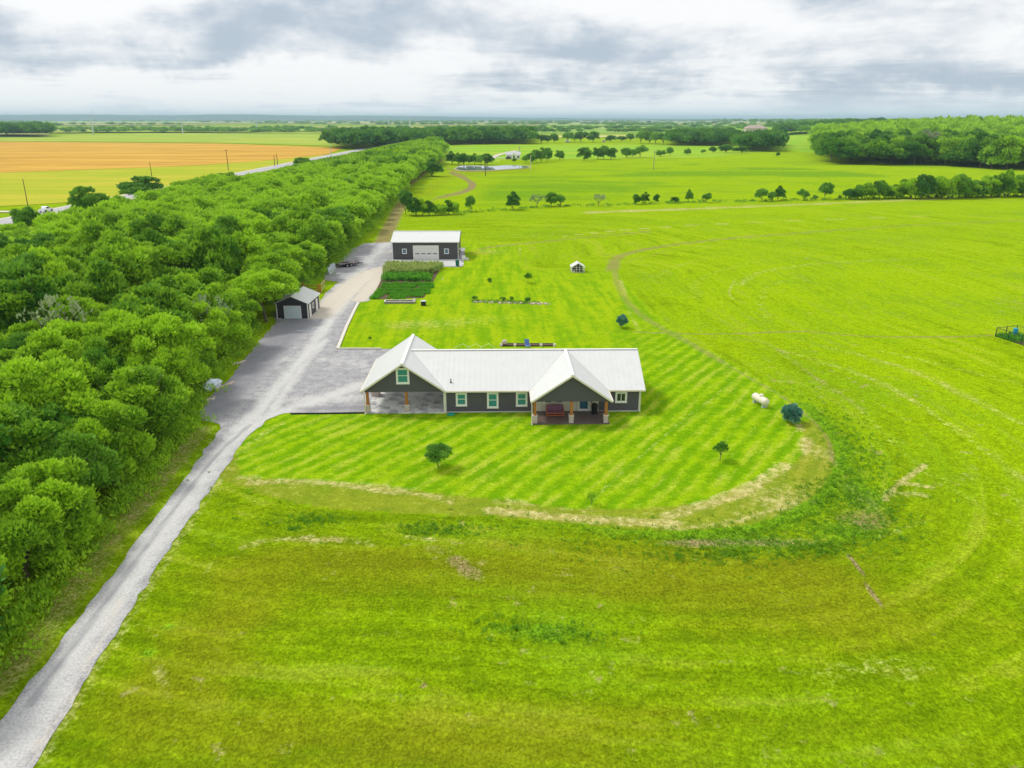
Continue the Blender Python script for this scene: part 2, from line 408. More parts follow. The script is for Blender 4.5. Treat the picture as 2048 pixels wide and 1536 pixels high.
for (pts, wd, s_) in [([(500, 966), (620, 962), (720, 974), (790, 985)], 1.0, .62), ([(800, 985), (865, 992), (905, 1005)], .7, .6), ([(485, 1095), (560, 1078), (690, 1082), (745, 1088)], .8, .36), ([(815, 1075), (870, 1080)], .6, .5),
                      ([(980, 1020), (1080, 1030), (1200, 1040), (1350, 1048)], 1.3, .7), ([(1330, 1035), (1420, 1005), (1500, 975), (1570, 930)], 1.4, .62), ([(1180, 1015), (1200, 985), (1345, 858), (1470, 760)], .45, .42),
                      ([(1180, 425), (1400, 417), (1700, 405), (1900, 397)], 6.0, .65), ([(570, 845), (500, 885), (442, 960), (366, 1068), (284, 1194), (190, 1343), (84, 1522)], .9, .42), ([(432, 864), (352, 974), (254, 1100), (160, 1228), (76, 1335), (-6, 1450)], .6, .3), ([(1130, 472), (1300, 456), (1500, 445), (1850, 432)], 1.6, .62), ([(1560, 1015), (1480, 1040), (1350, 1058)], .8, .5),
                      ([(392, 1180), (400, 1250), (440, 1310), (480, 1335)], .5, .28), ([(400, 1205), (395, 1180), (420, 1130)], .5, .3), ([(1770, 1000), (1790, 975), (1850, 930)], .6, .7), ([(1770, 985), (1850, 990)], 1.1, .5), ([(1800, 965), (1860, 975)], .9, .6),
                      ([(1740, 1085), (1810, 1055), (1850, 1040)], .7, .35), ([(1600, 735), (1700, 800), (1800, 900), (1900, 975), (2048, 1060)], .9, .33), ([(1880, 960), (1990, 960), (2048, 1010)], 1.1, .35),
                      ([(1470, 560), (1458, 590), (1492, 606)], .7, .5), ([(1480, 570), (1520, 545), (1610, 530), (1720, 522), (1850, 517)], 2.2, .42), ([(1300, 560), (1330, 540), (1400, 520), (1500, 505), (1700, 490)], 2.2, .34), ([(1400, 600), (1390, 570), (1430, 545), (1540, 520), (1800, 503), (2048, 498)], 2.2, .34), ([(1540, 640), (1520, 600), (1560, 565), (1700, 545), (2048, 535)], 2.0, .32), ([(1850, 540), (2048, 560)], 1.6, .3), ([(1740, 640), (1700, 600), (1760, 575), (1900, 566), (2048, 575)], 1.5, .3), ([(1560, 700), (1750, 760), (1900, 850), (2048, 960)], 1.2, .36), ([(1640, 690), (1820, 740), (2048, 850)], 1.3, .36), ([(1760, 700), (2048, 770)], 1.3, .34),
                      ([(320, 1330), (340, 1400), (350, 1440)], .5, .34), ([(270, 1240), (310, 1270)], .5, .4), ([(745, 540), (780, 535)], 1, .3), ([(1240, 560), (1250, 590)], 1.2, .5),
                      ([(1250, 610), (1300, 700), (1345, 790)], .5, .3), ([(1040, 492), (1040, 540)], .9, .25), ([(660, 380), (900, 290)], 1, .0)]:
    dry = np.maximum(dry, S(pts, wd) * s_)
for (pts, wd, s_) in [([(1228, 535), (1236, 570), (1262, 612), (1312, 650), (1372, 682), (1440, 722)], 1.7, .50), ([(1440, 722), (1510, 762), (1560, 790), (1612, 830), (1652, 872), (1668, 930)], .65, .55),
                      ([(960, 498), (1000, 492), (1100, 482), (1300, 462)], 2.4, .6), ([(1225, 540), (1232, 518), (1262, 505), (1345, 490), (1450, 478), (1600, 466), (1800, 452), (2048, 441)], 3.0, .58), ([(1262, 520), (1300, 512), (1345, 500), (1450, 487)], 1.6, .45), ([(1500, 520), (1600, 505), (1800, 490), (2048, 482)], 2.4, .36), ([(1235, 470), (1400, 458), (1700, 440), (2048, 424)], 3.0, .36),
                      ([(1270, 664), (1420, 668), (1560, 664), (1620, 663), (1720, 672), (1870, 674), (1985, 671)], .7, .62), ([(1470, 675), (1540, 690), (1590, 725), (1650, 770), (1730, 820)], 1.2, .42),
                      ([(1700, 1110), (1730, 1160), (1765, 1222)], .3, .85), ([(1730, 1110), (1800, 1125)], .8, .35), ([(0, 1372), (110, 1235), (232, 1070), (330, 950), (405, 858)], 2.2, .5),
                      ([(910, 1120), (950, 1150)], 1.4, .6), ([(860, 1095), (890, 1105)], 1.4, .4), ([(600, 1075), (740, 1085)], 1.5, .35), ([(620, 1085), (700, 1110)], 1.5, .3), ([(480, 1085), (520, 1080)], .8, .3),
                      ([(770, 1180), (860, 1200), (960, 1240)], .8, .25), ([(1420, 1280), (1500, 1330)], .7, .3), ([(840, 1365), (850, 1372)], .35, .9), ([(860, 465), (950, 458), (1200, 450)], 1.2, .15),
                      ([(757, 500), (779, 455), (799, 415), (808, 402)], 4.2, .75), ([(900, 345), (935, 360), (945, 372), (925, 385), (880, 395)], 3.5, .85), ([(895, 335), (905, 342), (925, 350), (935, 360)], 3, .6),
                      ([(1000, 325), (1045, 325)], 4, .0), ([(1330, 362), (1350, 352)], 5, .35), ([(1340, 350), (1380, 356)], 5, .3), ([(930, 378), (870, 398), (840, 415)], 2.5, .5)]:
    soil = np.maximum(soil, S(pts, wd) * s_)
# broad patches
patch = lambda lst: sum(blob(*a) for a in lst)
dry += patch([(830, 650, 14, 5, .42), (1010, 635, 16, 5, .28), (1130, 600, 8, 8, .15), (1310, 620, 6, 8, .25), (1250, 650, 8, 4, .2), (1000, 500, 10, 10, .25), (960, 505, 8, 6, .25), (1060, 1080, 8, 2, .0), (660, 1060, 7, 2.6, .25), (1550, 1000, 4, 3, .28), (1630, 900, 2, 4, .25), (430, 1100, 3, 4, .15), (300, 1350, 3, 2, .2), (1700, 1350, 8, 2, .25), (1850, 1320, 9, 2.5, .2),
              (880, 440, 26, 9, .12), (1100, 460, 50, 8, .1), (560, 1180, 4, 4, .1), (700, 1250, 6, 2, .1), (1200, 420, 40, 5, .12), (1800, 770, 12, 14, .12), (1000, 1330, 10, 2, .06)])
olive += patch([(1080, 1130, 14, 4, .5), (1350, 1150, 12, 4, .5), (1560, 1160, 8, 4, .45), (650, 1130, 10, 4, .45), (450, 1250, 4, 6, .55), (300, 1400, 4, 4, .55), (500, 1450, 5, 3, .4), (1100, 1450, 12, 3, .3), (1700, 1250, 10, 4, .4), (900, 1500, 12, 3, .45), (830, 655, 14, 4, .4), (960, 505, 8, 6, .5), (1620, 660, 20, 8, .15), (1600, 720, 8, 8, .25)])
olive += 0.22 * (1 - ss(P[:, 1], 62, 96)) * (0.5 + fbm(P, .11, 23, 3))
far_t = ss(P[:, 1], 60, 130)
tone = 0.30 + 0.38 * far_t + 0.22 * ss(P[:, 0], 15, 55) * (1 - far_t * .5) + patch([(1950, 800, 20, 30, .2), (1750, 560, 30, 30, .12), (1000, 1250, 15, 3, .05)])
# tone/greenness of the fields beyond the first fence row
beyond = ss(P[:, 1], 265, 285) * (P[:, 0] > -60)
def field_px(poly, soft=4):
    pp = GN(poly); m = np.zeros(len(P)); k = near; m[k] = 1 - ss(sdist(P[k], pp), -soft, soft); return m
olive = np.where(beyond > 0, olive * (1 - beyond), olive)
tone += 0.10 * beyond
lushfar = field_px([(905, 420), (1340, 408), (1330, 398), (1500, 383), (2048, 388), (2048, 350), (1650, 335), (1600, 318), (1430, 322), (1300, 333), (1160, 335), (1000, 352), (960, 372), (940, 395)], 12)
yel = field_px([(1600, 335), (1750, 335), (2100, 352), (2100, 388), (1900, 383), (1780, 350)], 10) + field_px([(1420, 318), (1560, 312), (1640, 322), (1600, 335), (1500, 334), (1400, 330)], 8) + field_px([(940, 415), (1340, 402), (1700, 392), (2100, 385), (2100, 392), (940, 425)], 4)
lush = np.maximum(lush, lushfar * (0.28 + 0.35 * ss(fbm(P * (0.5, 1.6), 0.02, 17), .45, .6)) * (1 - 0.8 * np.clip(yel, 0, 1)))
olive = np.maximum(olive, field_px([(815, 395), (895, 340), (940, 330), (1100, 335), (1060, 345), (930, 352), (900, 362), (870, 395)], 5) * .5)
verge = field_px([(-700, 640), (-30, 470), (0, 455), (345, 382), (640, 321), (650, 322), (360, 392), (200, 420), (60, 460), (0, 480)], 2)
dry = np.maximum(dry, verge * .45); tone += verge * .3
soil += 0.0 * (P[:, 0] < -36) * (P[:, 1] < 900) * (P[:, 0] > -150) + 0.0
soil = np.maximum(soil, ss(-P[:, 0], 41 + 0.02 * P[:, 1], 45 + 0.02 * P[:, 1]) * (P[:, 0] > -118) * (P[:, 1] < 880) * (P[:, 1] > 60) * 0.7)
A = np.stack([np.clip(dry, 0, 1), np.clip(soil, 0, 1), np.clip(lush, 0, 1), lawn], 1)
B = np.stack([np.clip(tone, 0, 1), sA, sB, np.clip(olive, 0, 1)], 1)
flow = np.clip(sd, -80, 400)
nx, ny = len(GX), len(GY)
ii = np.arange(nx * ny).reshape(ny, nx)
Q = np.stack([ii[:-1, :-1].ravel(), ii[:-1, 1:].ravel(), ii[1:, 1:].ravel(), ii[1:, :-1].ravel()], 1)

gm = bpy.data.materials.new('meadow'); gm.use_nodes = True
t = NT(gm.node_tree)
pos = t.n('ShaderNodeNewGeometry', out=0)
def attr_rgba(nm):
    a = t.n('ShaderNodeAttribute', out=None, attribute_name=nm); s_ = t.n('ShaderNodeSeparateColor', {0: a.outputs[0]}, out=None)
    return s_.outputs[0], s_.outputs[1], s_.outputs[2], a.outputs[3]
aD, aS, aL, aM = attr_rgba('maskA'); bT, bA, bB, bO = attr_rgba('maskB')
fl = t.n('ShaderNodeAttribute', out=2, attribute_name='flow')
sp = t.n('ShaderNodeSeparateXYZ', {0: pos}, out=None)
fine = t.noise(t.mul3(pos, (1, .75, 1)), 5.5, 4, 0.75, .6); tuft = t.noise(pos, 1.25, 6, 0.72, 0.6); med = t.noise(pos, 0.30, 5, 0.6); large = t.noise(pos, 0.035, 4, 0.55)
alo = t.math('MULTIPLY', t.math('SUBTRACT', sp.outputs[0], sp.outputs[1]), 0.045)
strk = t.noise(t.n('ShaderNodeCombineXYZ', {0: t.math('MULTIPLY', fl, 0.55), 1: alo, 2: 0.0}), 1.0, 5, 0.62)
horiz = t.noise(t.mul3(pos, (0.09, 0.85, 1)), 1.0, 5, 0.65)
ctr = lambda x, k: t.math('MULTIPLY', t.math('SUBTRACT', x, 0.5), k)
add = lambda *a: t.math('ADD', a[0], add(*a[1:])) if len(a) > 1 else a[0]
strk2 = t.noise(t.n('ShaderNodeCombineXYZ', {0: t.math('MULTIPLY', fl, 0.17), 1: t.math('MULTIPLY', alo, .35), 2: 3.0}), 1.0, 4, 0.6)
tn = add(bT, ctr(strk, 1.5), ctr(strk2, 1.0), ctr(med, 0.8), ctr(large, 0.6), ctr(tuft, 0.8))
mead = t.mix(t.sstep(tn, -0.1, 0.95), (0.125, 0.22, 0.003), (0.30, 0.455, 0.003))
mead = t.mix(t.sstep(add(large, ctr(strk, 0.9), ctr(med, .5)), 0.47, 0.70, 0, 0.5), mead, (0.15, 0.31, 0.008))
mead = t.mix(t.math('MULTIPLY', t.sstep(add(strk2, ctr(strk, 1.1), ctr(med, .5)), 0.56, 0.74), 0.26), mead, (0.42, 0.42, 0.05))
mead = t.mix(t.math('MULTIPLY', t.sstep(add(bO, ctr(med, 0.8), ctr(horiz, 0.8)), 0.15, 0.9), 0.48), mead, (0.225, 0.20, 0.010))
# mown lawn with wheel and clipping stripes
p1, p2 = G(1195, 985), G(1345, 858); dv = (p2 - p1).normalized()
sc = t.math('ADD', t.math('MULTIPLY', sp.outputs[0], dv.y), t.math('MULTIPLY', sp.outputs[1], -dv.x))
al = t.math('ADD', t.math('MULTIPLY', sp.outputs[0], dv.x), t.math('MULTIPLY', sp.outputs[1], dv.y))
wv = t.math('SINE', t.math('ADD', t.math('MULTIPLY', sc, 2 * math.pi / 1.9), ctr(t.noise(pos, .12, 3), 5.5)))
sn = t.noise(t.n('ShaderNodeCombineXYZ', {0: t.math('MULTIPLY', sc, 1.15), 1: t.math('MULTIPLY', al, 0.16), 2: 0.0}), 1.0, 4, 0.62)
stA = t.math('MULTIPLY', bA, t.sstep(add(sn, t.math('MULTIPLY', wv, 0.055), ctr(tuft, 0.40), ctr(large, .25)), 0.49, 0.68))
lw = t.mix(t.sstep(add(med, ctr(tuft, 0.7), t.math('MULTIPLY', wv, t.math('MULTIPLY', bA, 0.12))), 0.30, 0.72), (0.145, 0.32, 0.003), (0.275, 0.445, 0.004))
lw = t.mix(t.math('MULTIPLY', stA, 0.40), lw, (0.47, 0.49, 0.07))
# back lawn, stripes run away from the house
p1, p2 = G(1060, 660), G(1035, 545); dv = (p2 - p1).normalized()
sc = t.math('ADD', t.math('MULTIPLY', sp.outputs[0], dv.y), t.math('MULTIPLY', sp.outputs[1], -dv.x))
al2 = t.math('ADD', t.math('MULTIPLY', sp.outputs[0], dv.x), t.math('MULTIPLY', sp.outputs[1], dv.y))
sn = t.noise(t.n('ShaderNodeCombineXYZ', {0: t.math('MULTIPLY', sc, 0.55), 1: t.math('MULTIPLY', al2, 0.05), 2: 0.0}), 1.0, 5, 0.65)
lb = t.mix(t.sstep(add(sn, ctr(med, 0.5), ctr(tuft, .35)), 0.32, 0.66), (0.17, 0.345, 0.004), (0.315, 0.45, 0.006))
lw = t.mix(bB, lw, lb)
lw = t.mix(t.math('MULTIPLY', t.sstep(add(bO, ctr(med, 0.8)), 0.15, 0.9), 0.6), lw, (0.25, 0.24, 0.03))
base = t.mix(aM, mead, lw)
lf = t.sstep(add(aL, ctr(tuft, 0.9), ctr(med, 0.5)), 0.28, 0.72)
base = t.mix(t.math('MULTIPLY', lf, 0.85), base, t.mix(t.sstep(fine, .35, .65), (0.08, 0.22, 0.008), (0.19, 0.38, 0.012)))
df = t.sstep(add(aD, ctr(tuft, 0.95), ctr(fine, 0.35), ctr(med, 0.35)), 0.30, 0.78)
base = t.mix(t.math('MULTIPLY', df, 0.82), base, t.mix(t.sstep(tuft, .35, .7), (0.38, 0.34, 0.09), (0.66, 0.58, 0.27)))
# scattered small bare and straw patches over the unmown meadow
sp_ = t.math('MULTIPLY', t.sstep(add(t.noise(pos, 0.55, 5, 0.7), ctr(large, 0.35)), 0.615, 0.70), t.math('SUBTRACT', 1.0, aM))
base = t.mix(t.math('MULTIPLY', sp_, 0.55), base, (0.42, 0.36, 0.14))
sf = t.sstep(add(aS, ctr(tuft, 0.9), ctr(fine, 0.4), ctr(med, 0.3)), 0.30, 0.78)
base = t.mix(t.math('MULTIPLY', sf, 0.85), base, t.mix(t.sstep(fine, .35, .65), (0.17, 0.115, 0.05), (0.38, 0.29, 0.16)))
vor = t.n('ShaderNodeTexVoronoi', {'Vector': t.vm('ADD', pos, t.n('ShaderNodeCombineXYZ', {0: t.math('MULTIPLY', tuft, 1.1), 1: t.math('MULTIPLY', fine, .5), 2: 0.0})), 'Scale': 4.2, 'Randomness': 1.0})
gr = t.math('MULTIPLY', t.math('MULTIPLY', t.lin(fine, 0.36, 0.64, 0.62, 1.38), t.lin(tuft, 0.34, 0.66, 0.86, 1.14)), t.lin(vor, 0.0, 0.75, 1.12, 0.84))  # grass clump tone, with the small shadows between clumps painted into the colour
gr2 = t.mix(t.math('MULTIPLY', aM, 0.45), t.n('ShaderNodeCombineColor', {0: gr, 1: gr, 2: gr}), (1, 1, 1))
base = t.mix(1.0, base, gr2, 'MULTIPLY')
bh = add(t.math('MULTIPLY', fine, 0.06), t.math('MULTIPLY', tuft, 0.13), t.math('MULTIPLY', med, 0.22), t.math('MULTIPLY', t.math('MULTIPLY', strk, 0.5), t.math('SUBTRACT', 1.0, aM)))
bmp = t.n('ShaderNodeBump', {'Strength': 0.65, 'Distance': 0.9, 'Height': bh})
t.n('ShaderNodeOutputMaterial', {0: t.n('ShaderNodeBsdfPrincipled', {'Base Color': base, 'Roughness': 1.0, 'Specular IOR Level': 0.0, 'Normal': bmp})})
ground = link('ground', mesh_np('ground', np.column_stack([P, np.zeros(len(P))]), Q, gm, {'maskA': A, 'maskB': B, 'flow': flow}))
tag(ground, 'flat grassland, mown round the house and rough beyond', 'ground', kind='structure')

# ------------------------------------------------------------------ gravel drive and yard
def dense(poly, step=0.5, closed=True):
    out_ = []; pp = list(poly) + ([poly[0]] if closed else [])
    for a, b in zip(pp[:-1], pp[1:]):
        a, b = np.array(a), np.array(b); n = max(1, int(np.hypot(*(b - a)) / step))
        for k in range(n): out_.append(a + (b - a) * k / n)
    return np.array(out_)
def sheet(name, poly, mat, z, cell, rag=0.25, attrs=None, **tags):
    """a sheet of small cells inside a polygon with a ragged edge"""
    d = dense(poly, 0.6)
    if rag: d = d + np.stack([fbm(d, 0.9, 3, 3) - .5, fbm(d, 0.9, 8, 3) - .5], 1) * rag * 3.2
    lo, hi = d.min(0) - cell, d.max(0) + cell
    xs = np.arange(lo[0], hi[0], cell); ys = np.arange(lo[1], hi[1], cell)
    X_, Y_ = np.meshgrid(xs, ys); V = np.stack([X_.ravel(), Y_.ravel()], 1)
    ins = inpoly(V, d); n1, n2 = len(xs), len(ys)
    g = ins.reshape(n2, n1); nbx = g.copy()
    nbx[1:] |= g[:-1]; nbx[:-1] |= g[1:]; nbx[:, 1:] |= g[:, :-1]; nbx[:, :-1] |= g[:, 1:]
    nb2 = nbx.copy(); nb2[1:] |= nbx[:-1]; nb2[:-1] |= nbx[1:]; nb2[:, 1:] |= nbx[:, :-1]; nb2[:, :-1] |= nbx[:, 1:]
    edge = (nb2 & ~g).ravel(); idx = np.where(edge)[0]
    close = np.vstack([d, d[:1]])
    for i in idx:                                   # snap the outer ring onto the edge
        a, b = close[:-1], close[1:]; ab = b - a; L = np.maximum((ab * ab).sum(1), 1e-9)
        tt = np.clip(((V[i] - a) * ab).sum(1) / L, 0, 1); q = a + ab * tt[:, None]; k = np.argmin(((q - V[i]) ** 2).sum(1)); V[i] = q[k]
    iid = np.arange(n1 * n2).reshape(n2, n1); gg = (ins | edge).reshape(n2, n1)
    ok = gg[:-1, :-1] & gg[:-1, 1:] & gg[1:, 1:] & gg[1:, :-1]; anyin = g[:-1, :-1] | g[:-1, 1:] | g[1:, 1:] | g[1:, :-1]
    ok &= anyin
    q = np.stack([iid[:-1, :-1][ok], iid[:-1, 1:][ok], iid[1:, 1:][ok], iid[1:, :-1][ok]], 1)
    used, inv = np.unique(q, return_inverse=True); V2 = V[used]; q = inv.reshape(q.shape)
    at = {k: f(V2) for k, f in (attrs or {}).items()}
    o = link(name, mesh_np(name, np.column_stack([V2, np.full(len(V2), z)]), q, mat, at)); return tag(o, **tags)

DRIVE_PX = [(-260, 1850), (-60, 1545), (0, 1447), (84, 1333), (168, 1225), (261, 1100), (359, 974), (438, 862), (445, 848), (396, 836), (405, 806), (452, 764), (470, 745), (494, 712), (522, 680), (552, 646),
            (548, 625), (640, 605), (652, 586), (677, 564), (648, 560), (650, 545), (680, 520), (705, 498), (728, 487), (790, 484), (930, 496), (926, 534), (780, 534), (766, 556), (753, 578), (737, 603), (716, 605), (675, 698), (900, 699), (900, 826), (735, 826.5), (566, 827), (536, 839), (494, 876), (438, 955), (363, 1062), (280, 1188), (186, 1337), (79, 1519), (-40, 1720)]
drive = GN(DRIVE_PX)
def dmask(lines):
    def f(V):
        m = np.zeros(len(V))
        for pts, wd, s_ in lines: m = np.maximum(m, (1 - ss(pdist(V, smooth_line(GN(pts), 3)), 0, wd * 1.35)) * s_)
        return m
    return f
g_light = dmask([([(-60, 1640), (60, 1450), (180, 1270), (320, 1070), (440, 910), (520, 845), (640, 800), (720, 770)], 1.9, .95), ([(480, 860), (560, 770), (620, 700), (660, 640), (700, 590), (740, 545)], 1.5, .9), ([(540, 830), (600, 740), (650, 680)], 1.0, .8),
                 ([(660, 600), (720, 540), (760, 500), (780, 480)], 2.4, .6), ([(600, 800), (740, 795)], 2.0, .75), ([(560, 720), (690, 720), (740, 740)], 2, .45), ([(780, 528), (930, 527)], 2.0, 1.0), ([(650, 740), (740, 700)], 1.3, .3), ([(-40, 1560), (120, 1330), (250, 1150), (400, 930)], .6, .4), ([(60, 1500), (300, 1140), (430, 950)], .5, .35)])
g_tan = dmask([([(640, 630), (700, 575), (745, 545), (775, 537)], 4.2, 1.0), ([(720, 600), (760, 550)], 2.5, 1.0), ([(775, 505), (790, 500)], 2, .6), ([(170, 1340), (250, 1190)], .6, .5), ([(60, 1520), (186, 1337)], .8, .5)])
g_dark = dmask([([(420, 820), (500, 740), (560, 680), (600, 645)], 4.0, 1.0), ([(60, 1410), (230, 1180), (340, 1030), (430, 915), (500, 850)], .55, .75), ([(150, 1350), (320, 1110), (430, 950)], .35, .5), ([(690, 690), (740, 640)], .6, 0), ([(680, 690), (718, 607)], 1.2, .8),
                ([(556, 706), (584, 692)], .3, .9), ([(578, 707), (600, 697)], .3, .8), ([(600, 818), (730, 815)], 1.6, .65), ([(690, 720), (765, 710)], 2.0, .45)])
dm = bpy.data.materials.new('gravel'); dm.use_nodes = True; t = NT(dm.node_tree)
pos = t.n('ShaderNodeNewGeometry', out=0); at_ = lambda n_: t.n('ShaderNodeAttribute', out=2, attribute_name=n_)
fine = t.noise(pos, 7, 4, 0.7); med = t.noise(pos, 0.8, 5, 0.65); lg = t.noise(pos, 0.15, 4, 0.6)
dirn = t.noise(t.n('ShaderNodeMapping', {0: pos, 2: (0, 0, R(8)), 3: (1.6, 0.10, 1)}), 1.0, 5, 0.6)
c = t.mix(t.sstep(add(med, ctr(fine, .8)), .3, .7), (0.27, 0.265, 0.28), (0.42, 0.415, 0.42))
c = t.mix(t.sstep(add(at_('light'), ctr(med, .7), ctr(dirn, .8), ctr(lg, .5), ctr(fine, .3)), 0.0, 1.05), c, (0.56, 0.555, 0.54))
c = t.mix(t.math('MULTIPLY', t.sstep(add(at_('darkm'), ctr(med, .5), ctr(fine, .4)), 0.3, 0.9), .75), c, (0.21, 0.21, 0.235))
c = t.mix(t.math('MULTIPLY', t.sstep(add(at_('tanm'), ctr(med, .6), ctr(dirn, .4)), 0.25, 0.85), .9), c, (0.60, 0.54, 0.44))
k_ = t.lin(fine, .25, .75, .74, 1.26); c = t.mix(1.0, c, t.n('ShaderNodeCombineColor', {0: k_, 1: k_, 2: k_}), 'MULTIPLY')
bp_ = t.n('ShaderNodeBump', {'Strength': 0.6, 'Distance': 0.1, 'Height': add(fine, med)})
t.n('ShaderNodeOutputMaterial', {0: t.n('ShaderNodeBsdfPrincipled', {'Base Color': c, 'Roughness': 0.85, 'Normal': bp_, 'Specular IOR Level': .2})})
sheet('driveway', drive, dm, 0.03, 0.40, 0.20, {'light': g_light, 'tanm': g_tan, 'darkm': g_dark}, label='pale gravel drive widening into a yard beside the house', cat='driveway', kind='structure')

# ------------------------------------------------------------------ fields beyond the highway and far plain
def far_mat(name, c1, c2, sx=0.002, sy=0.03, c3=None):
    m = bpy.data.materials.new(name); m.use_nodes = True; t = NT(m.node_tree)
    pos = t.n('ShaderNodeNewGeometry', out=0)
    a = t.noise(t.mul3(pos, (sx, sy, 1)), 1.0, 6, 0.62, 0.4); b = t.noise(pos, 0.02, 4, 0.6)
    c = t.mix(t.sstep(t.math('ADD', t.math('MULTIPLY', a, .7), t.math('MULTIPLY', b, .3)), .38, .62), c1, c2)
    if c3: c = t.mix(t.math('MULTIPLY', t.sstep(t.noise(t.mul3(pos, (sx * 2, sy * .6, 1)), 1.0, 5, .65), .52, .68), .7), c, c3)
    t.n('ShaderNodeOutputMaterial', {0: t.n('ShaderNodeBsdfPrincipled', {'Base Color': c, 'Roughness': 0.95, 'Specular IOR Level': .05})}); return m
m_wheat = far_mat('ripe_wheat', (0.50, 0.285, 0.035), (0.62, 0.375, 0.06), 0.004, 0.05, (0.40, 0.22, 0.035))
m_lime = far_mat('young_crop', (0.33, 0.40, 0.012), (0.46, 0.43, 0.03), 0.006, 0.06, (0.26, 0.40, 0.01))
m_corn = far_mat('corn_rows', (0.24, 0.38, 0.035), (0.40, 0.46, 0.05), 0.003, 0.02)
m_dull = far_mat('dull_field', (0.42, 0.36, 0.12), (0.34, 0.42, 0.10), 0.002, 0.012)
m_pale = far_mat('pale_field', (0.62, 0.58, 0.22), (0.48, 0.50, 0.16), 0.002, 0.012)
m_green = far_mat('green_field', (0.18, 0.36, 0.03), (0.28, 0.42, 0.05), 0.002, 0.012)
m_bare = far_mat('bare_field', (0.26, 0.19, 0.12), (0.38, 0.30, 0.19), 0.003, 0.03)
m_bright = far_mat('bright_pasture', (0.20, 0.42, 0.012), (0.32, 0.46, 0.018), 0.004, 0.02)
def field(name, px, mat, z, cat='field', label=None, w_=None):
    pts = [tuple(v) for v in (w_ if w_ is not None else GN(px))]
    o = MB(); o.add([(x, y, z) for x, y in pts], [tuple(range(len(pts)))])
    return o.build(name, mat, label=label, cat=cat, kind='structure')
field('crop_field', [(-2200, 560), (-260, 437), (0, 413), (56, 410), (180, 402), (345, 373), (480, 350), (560, 336), (632, 320), (650, 310), (300, 330), (0, 343), (-1200, 380)], m_lime, 0.12, label='yellow green young crop west of the highway')
field('wheat_field', [(-1400, 380), (0, 346), (250, 337), (400, 331), (560, 319), (655, 309), (690, 296), (430, 287), (0, 283.5), (-1400, 283)], m_wheat, 0.22, label='ripe golden wheat field')
field('corn_field', [(-1500, 282), (0, 282.5), (430, 286), (700, 293), (760, 272), (700, 268), (300, 266.5), (0, 272), (-1500, 273)], m_corn, 0.32, label='green corn field behind the wheat')
field('stubble_field', [(-900, 271), (98, 271), (98, 265), (700, 267), (900, 268), (900, 262), (560, 260), (-900, 262)], m_dull, 0.42, label='tan stubble field north of the corn')
field('green_strip_field', [(420, 266.5), (760, 268), (900, 268.5), (880, 264), (560, 263)], m_corn, 0.6)
field('hay_field', [(1050, 275), (1350, 275), (1350, 262), (1300, 254.5), (900, 256), (700, 259), (640, 262), (800, 264)], m_pale, 0.5, label='pale yellow hay field behind the far trees')
field('hay_field', [(1060, 272), (1330, 271), (1330, 264), (1080, 265)], m_corn, 0.7)
field('hay_field', [(1420, 275), (1600, 280), (1700, 266), (1640, 254), (1400, 257)], m_pale, 0.5)
field('pasture', [(1560, 300), (1700, 296), (1760, 276), (1560, 275), (1545, 290)], m_bright, 0.12, label='bright pasture between two woods')
field('pasture', [(890, 327), (1000, 324), (1000, 320), (1200, 318), (1420, 315), (1560, 300), (1560, 288), (1350, 290), (880, 289), (860, 300)], m_bright, 0.10, label='bright green pasture beyond the pond')
rng = np.random.default_rng(5)
fm = [m_dull, m_pale, m_green, m_corn, m_bare, m_green]
for k in range(80):                                   # patchwork of the far plain
    Y = 2000 * (1 + rng.random() ** 1.3 * 8); X = (rng.random() * 2 - 1) * Y * 0.85
    wx, wy = Y * rng.uniform(.08, .26), Y * rng.uniform(.05, .16)
    if k % 3 == 0: wy *= 1.6
    f_ = field('far_field', None, fm[rng.integers(len(fm))], 0.5 + k * 0.03, w_=[(X - wx, Y - wy), (X + wx, Y - wy * rng.uniform(.8, 1.1)), (X + wx * rng.uniform(.8, 1.1), Y + wy), (X - wx, Y + wy)])

# low far hills on the left horizon
hx = np.linspace(-19000, 14000, 260); hy = np.linspace(11000, 21000, 36)
HX, HY = np.meshgrid(hx, hy); HP = np.stack([HX.ravel(), HY.ravel()], 1)
rise = ss(HP[:, 1], 11000, 16000) * (1 - ss(HP[:, 1], 18500, 21000))
hz = rise * (50 + 110 * fbm(HP, 0.0006, 3, 5)) * (0.35 + 0.65 * (1 - ss(HP[:, 0], -6500, 3500))) - 3
hi_ = np.arange(len(hx) * len(hy)).reshape(len(hy), len(hx))
hq = np.stack([hi_[:-1, :-1].ravel(), hi_[:-1, 1:].ravel(), hi_[1:, 1:].ravel(), hi_[1:, :-1].ravel()], 1)
hm = far_mat('far_hills', (0.02, 0.07, 0.06), (0.07, 0.16, 0.10), 0.0011, 0.0010, (0.50, 0.52, 0.34))
tag(link('hills', mesh_np('hills', np.column_stack([HP, hz]), hq, hm, smooth=True)), 'low wooded hills on the horizon', 'hills', kind='structure')

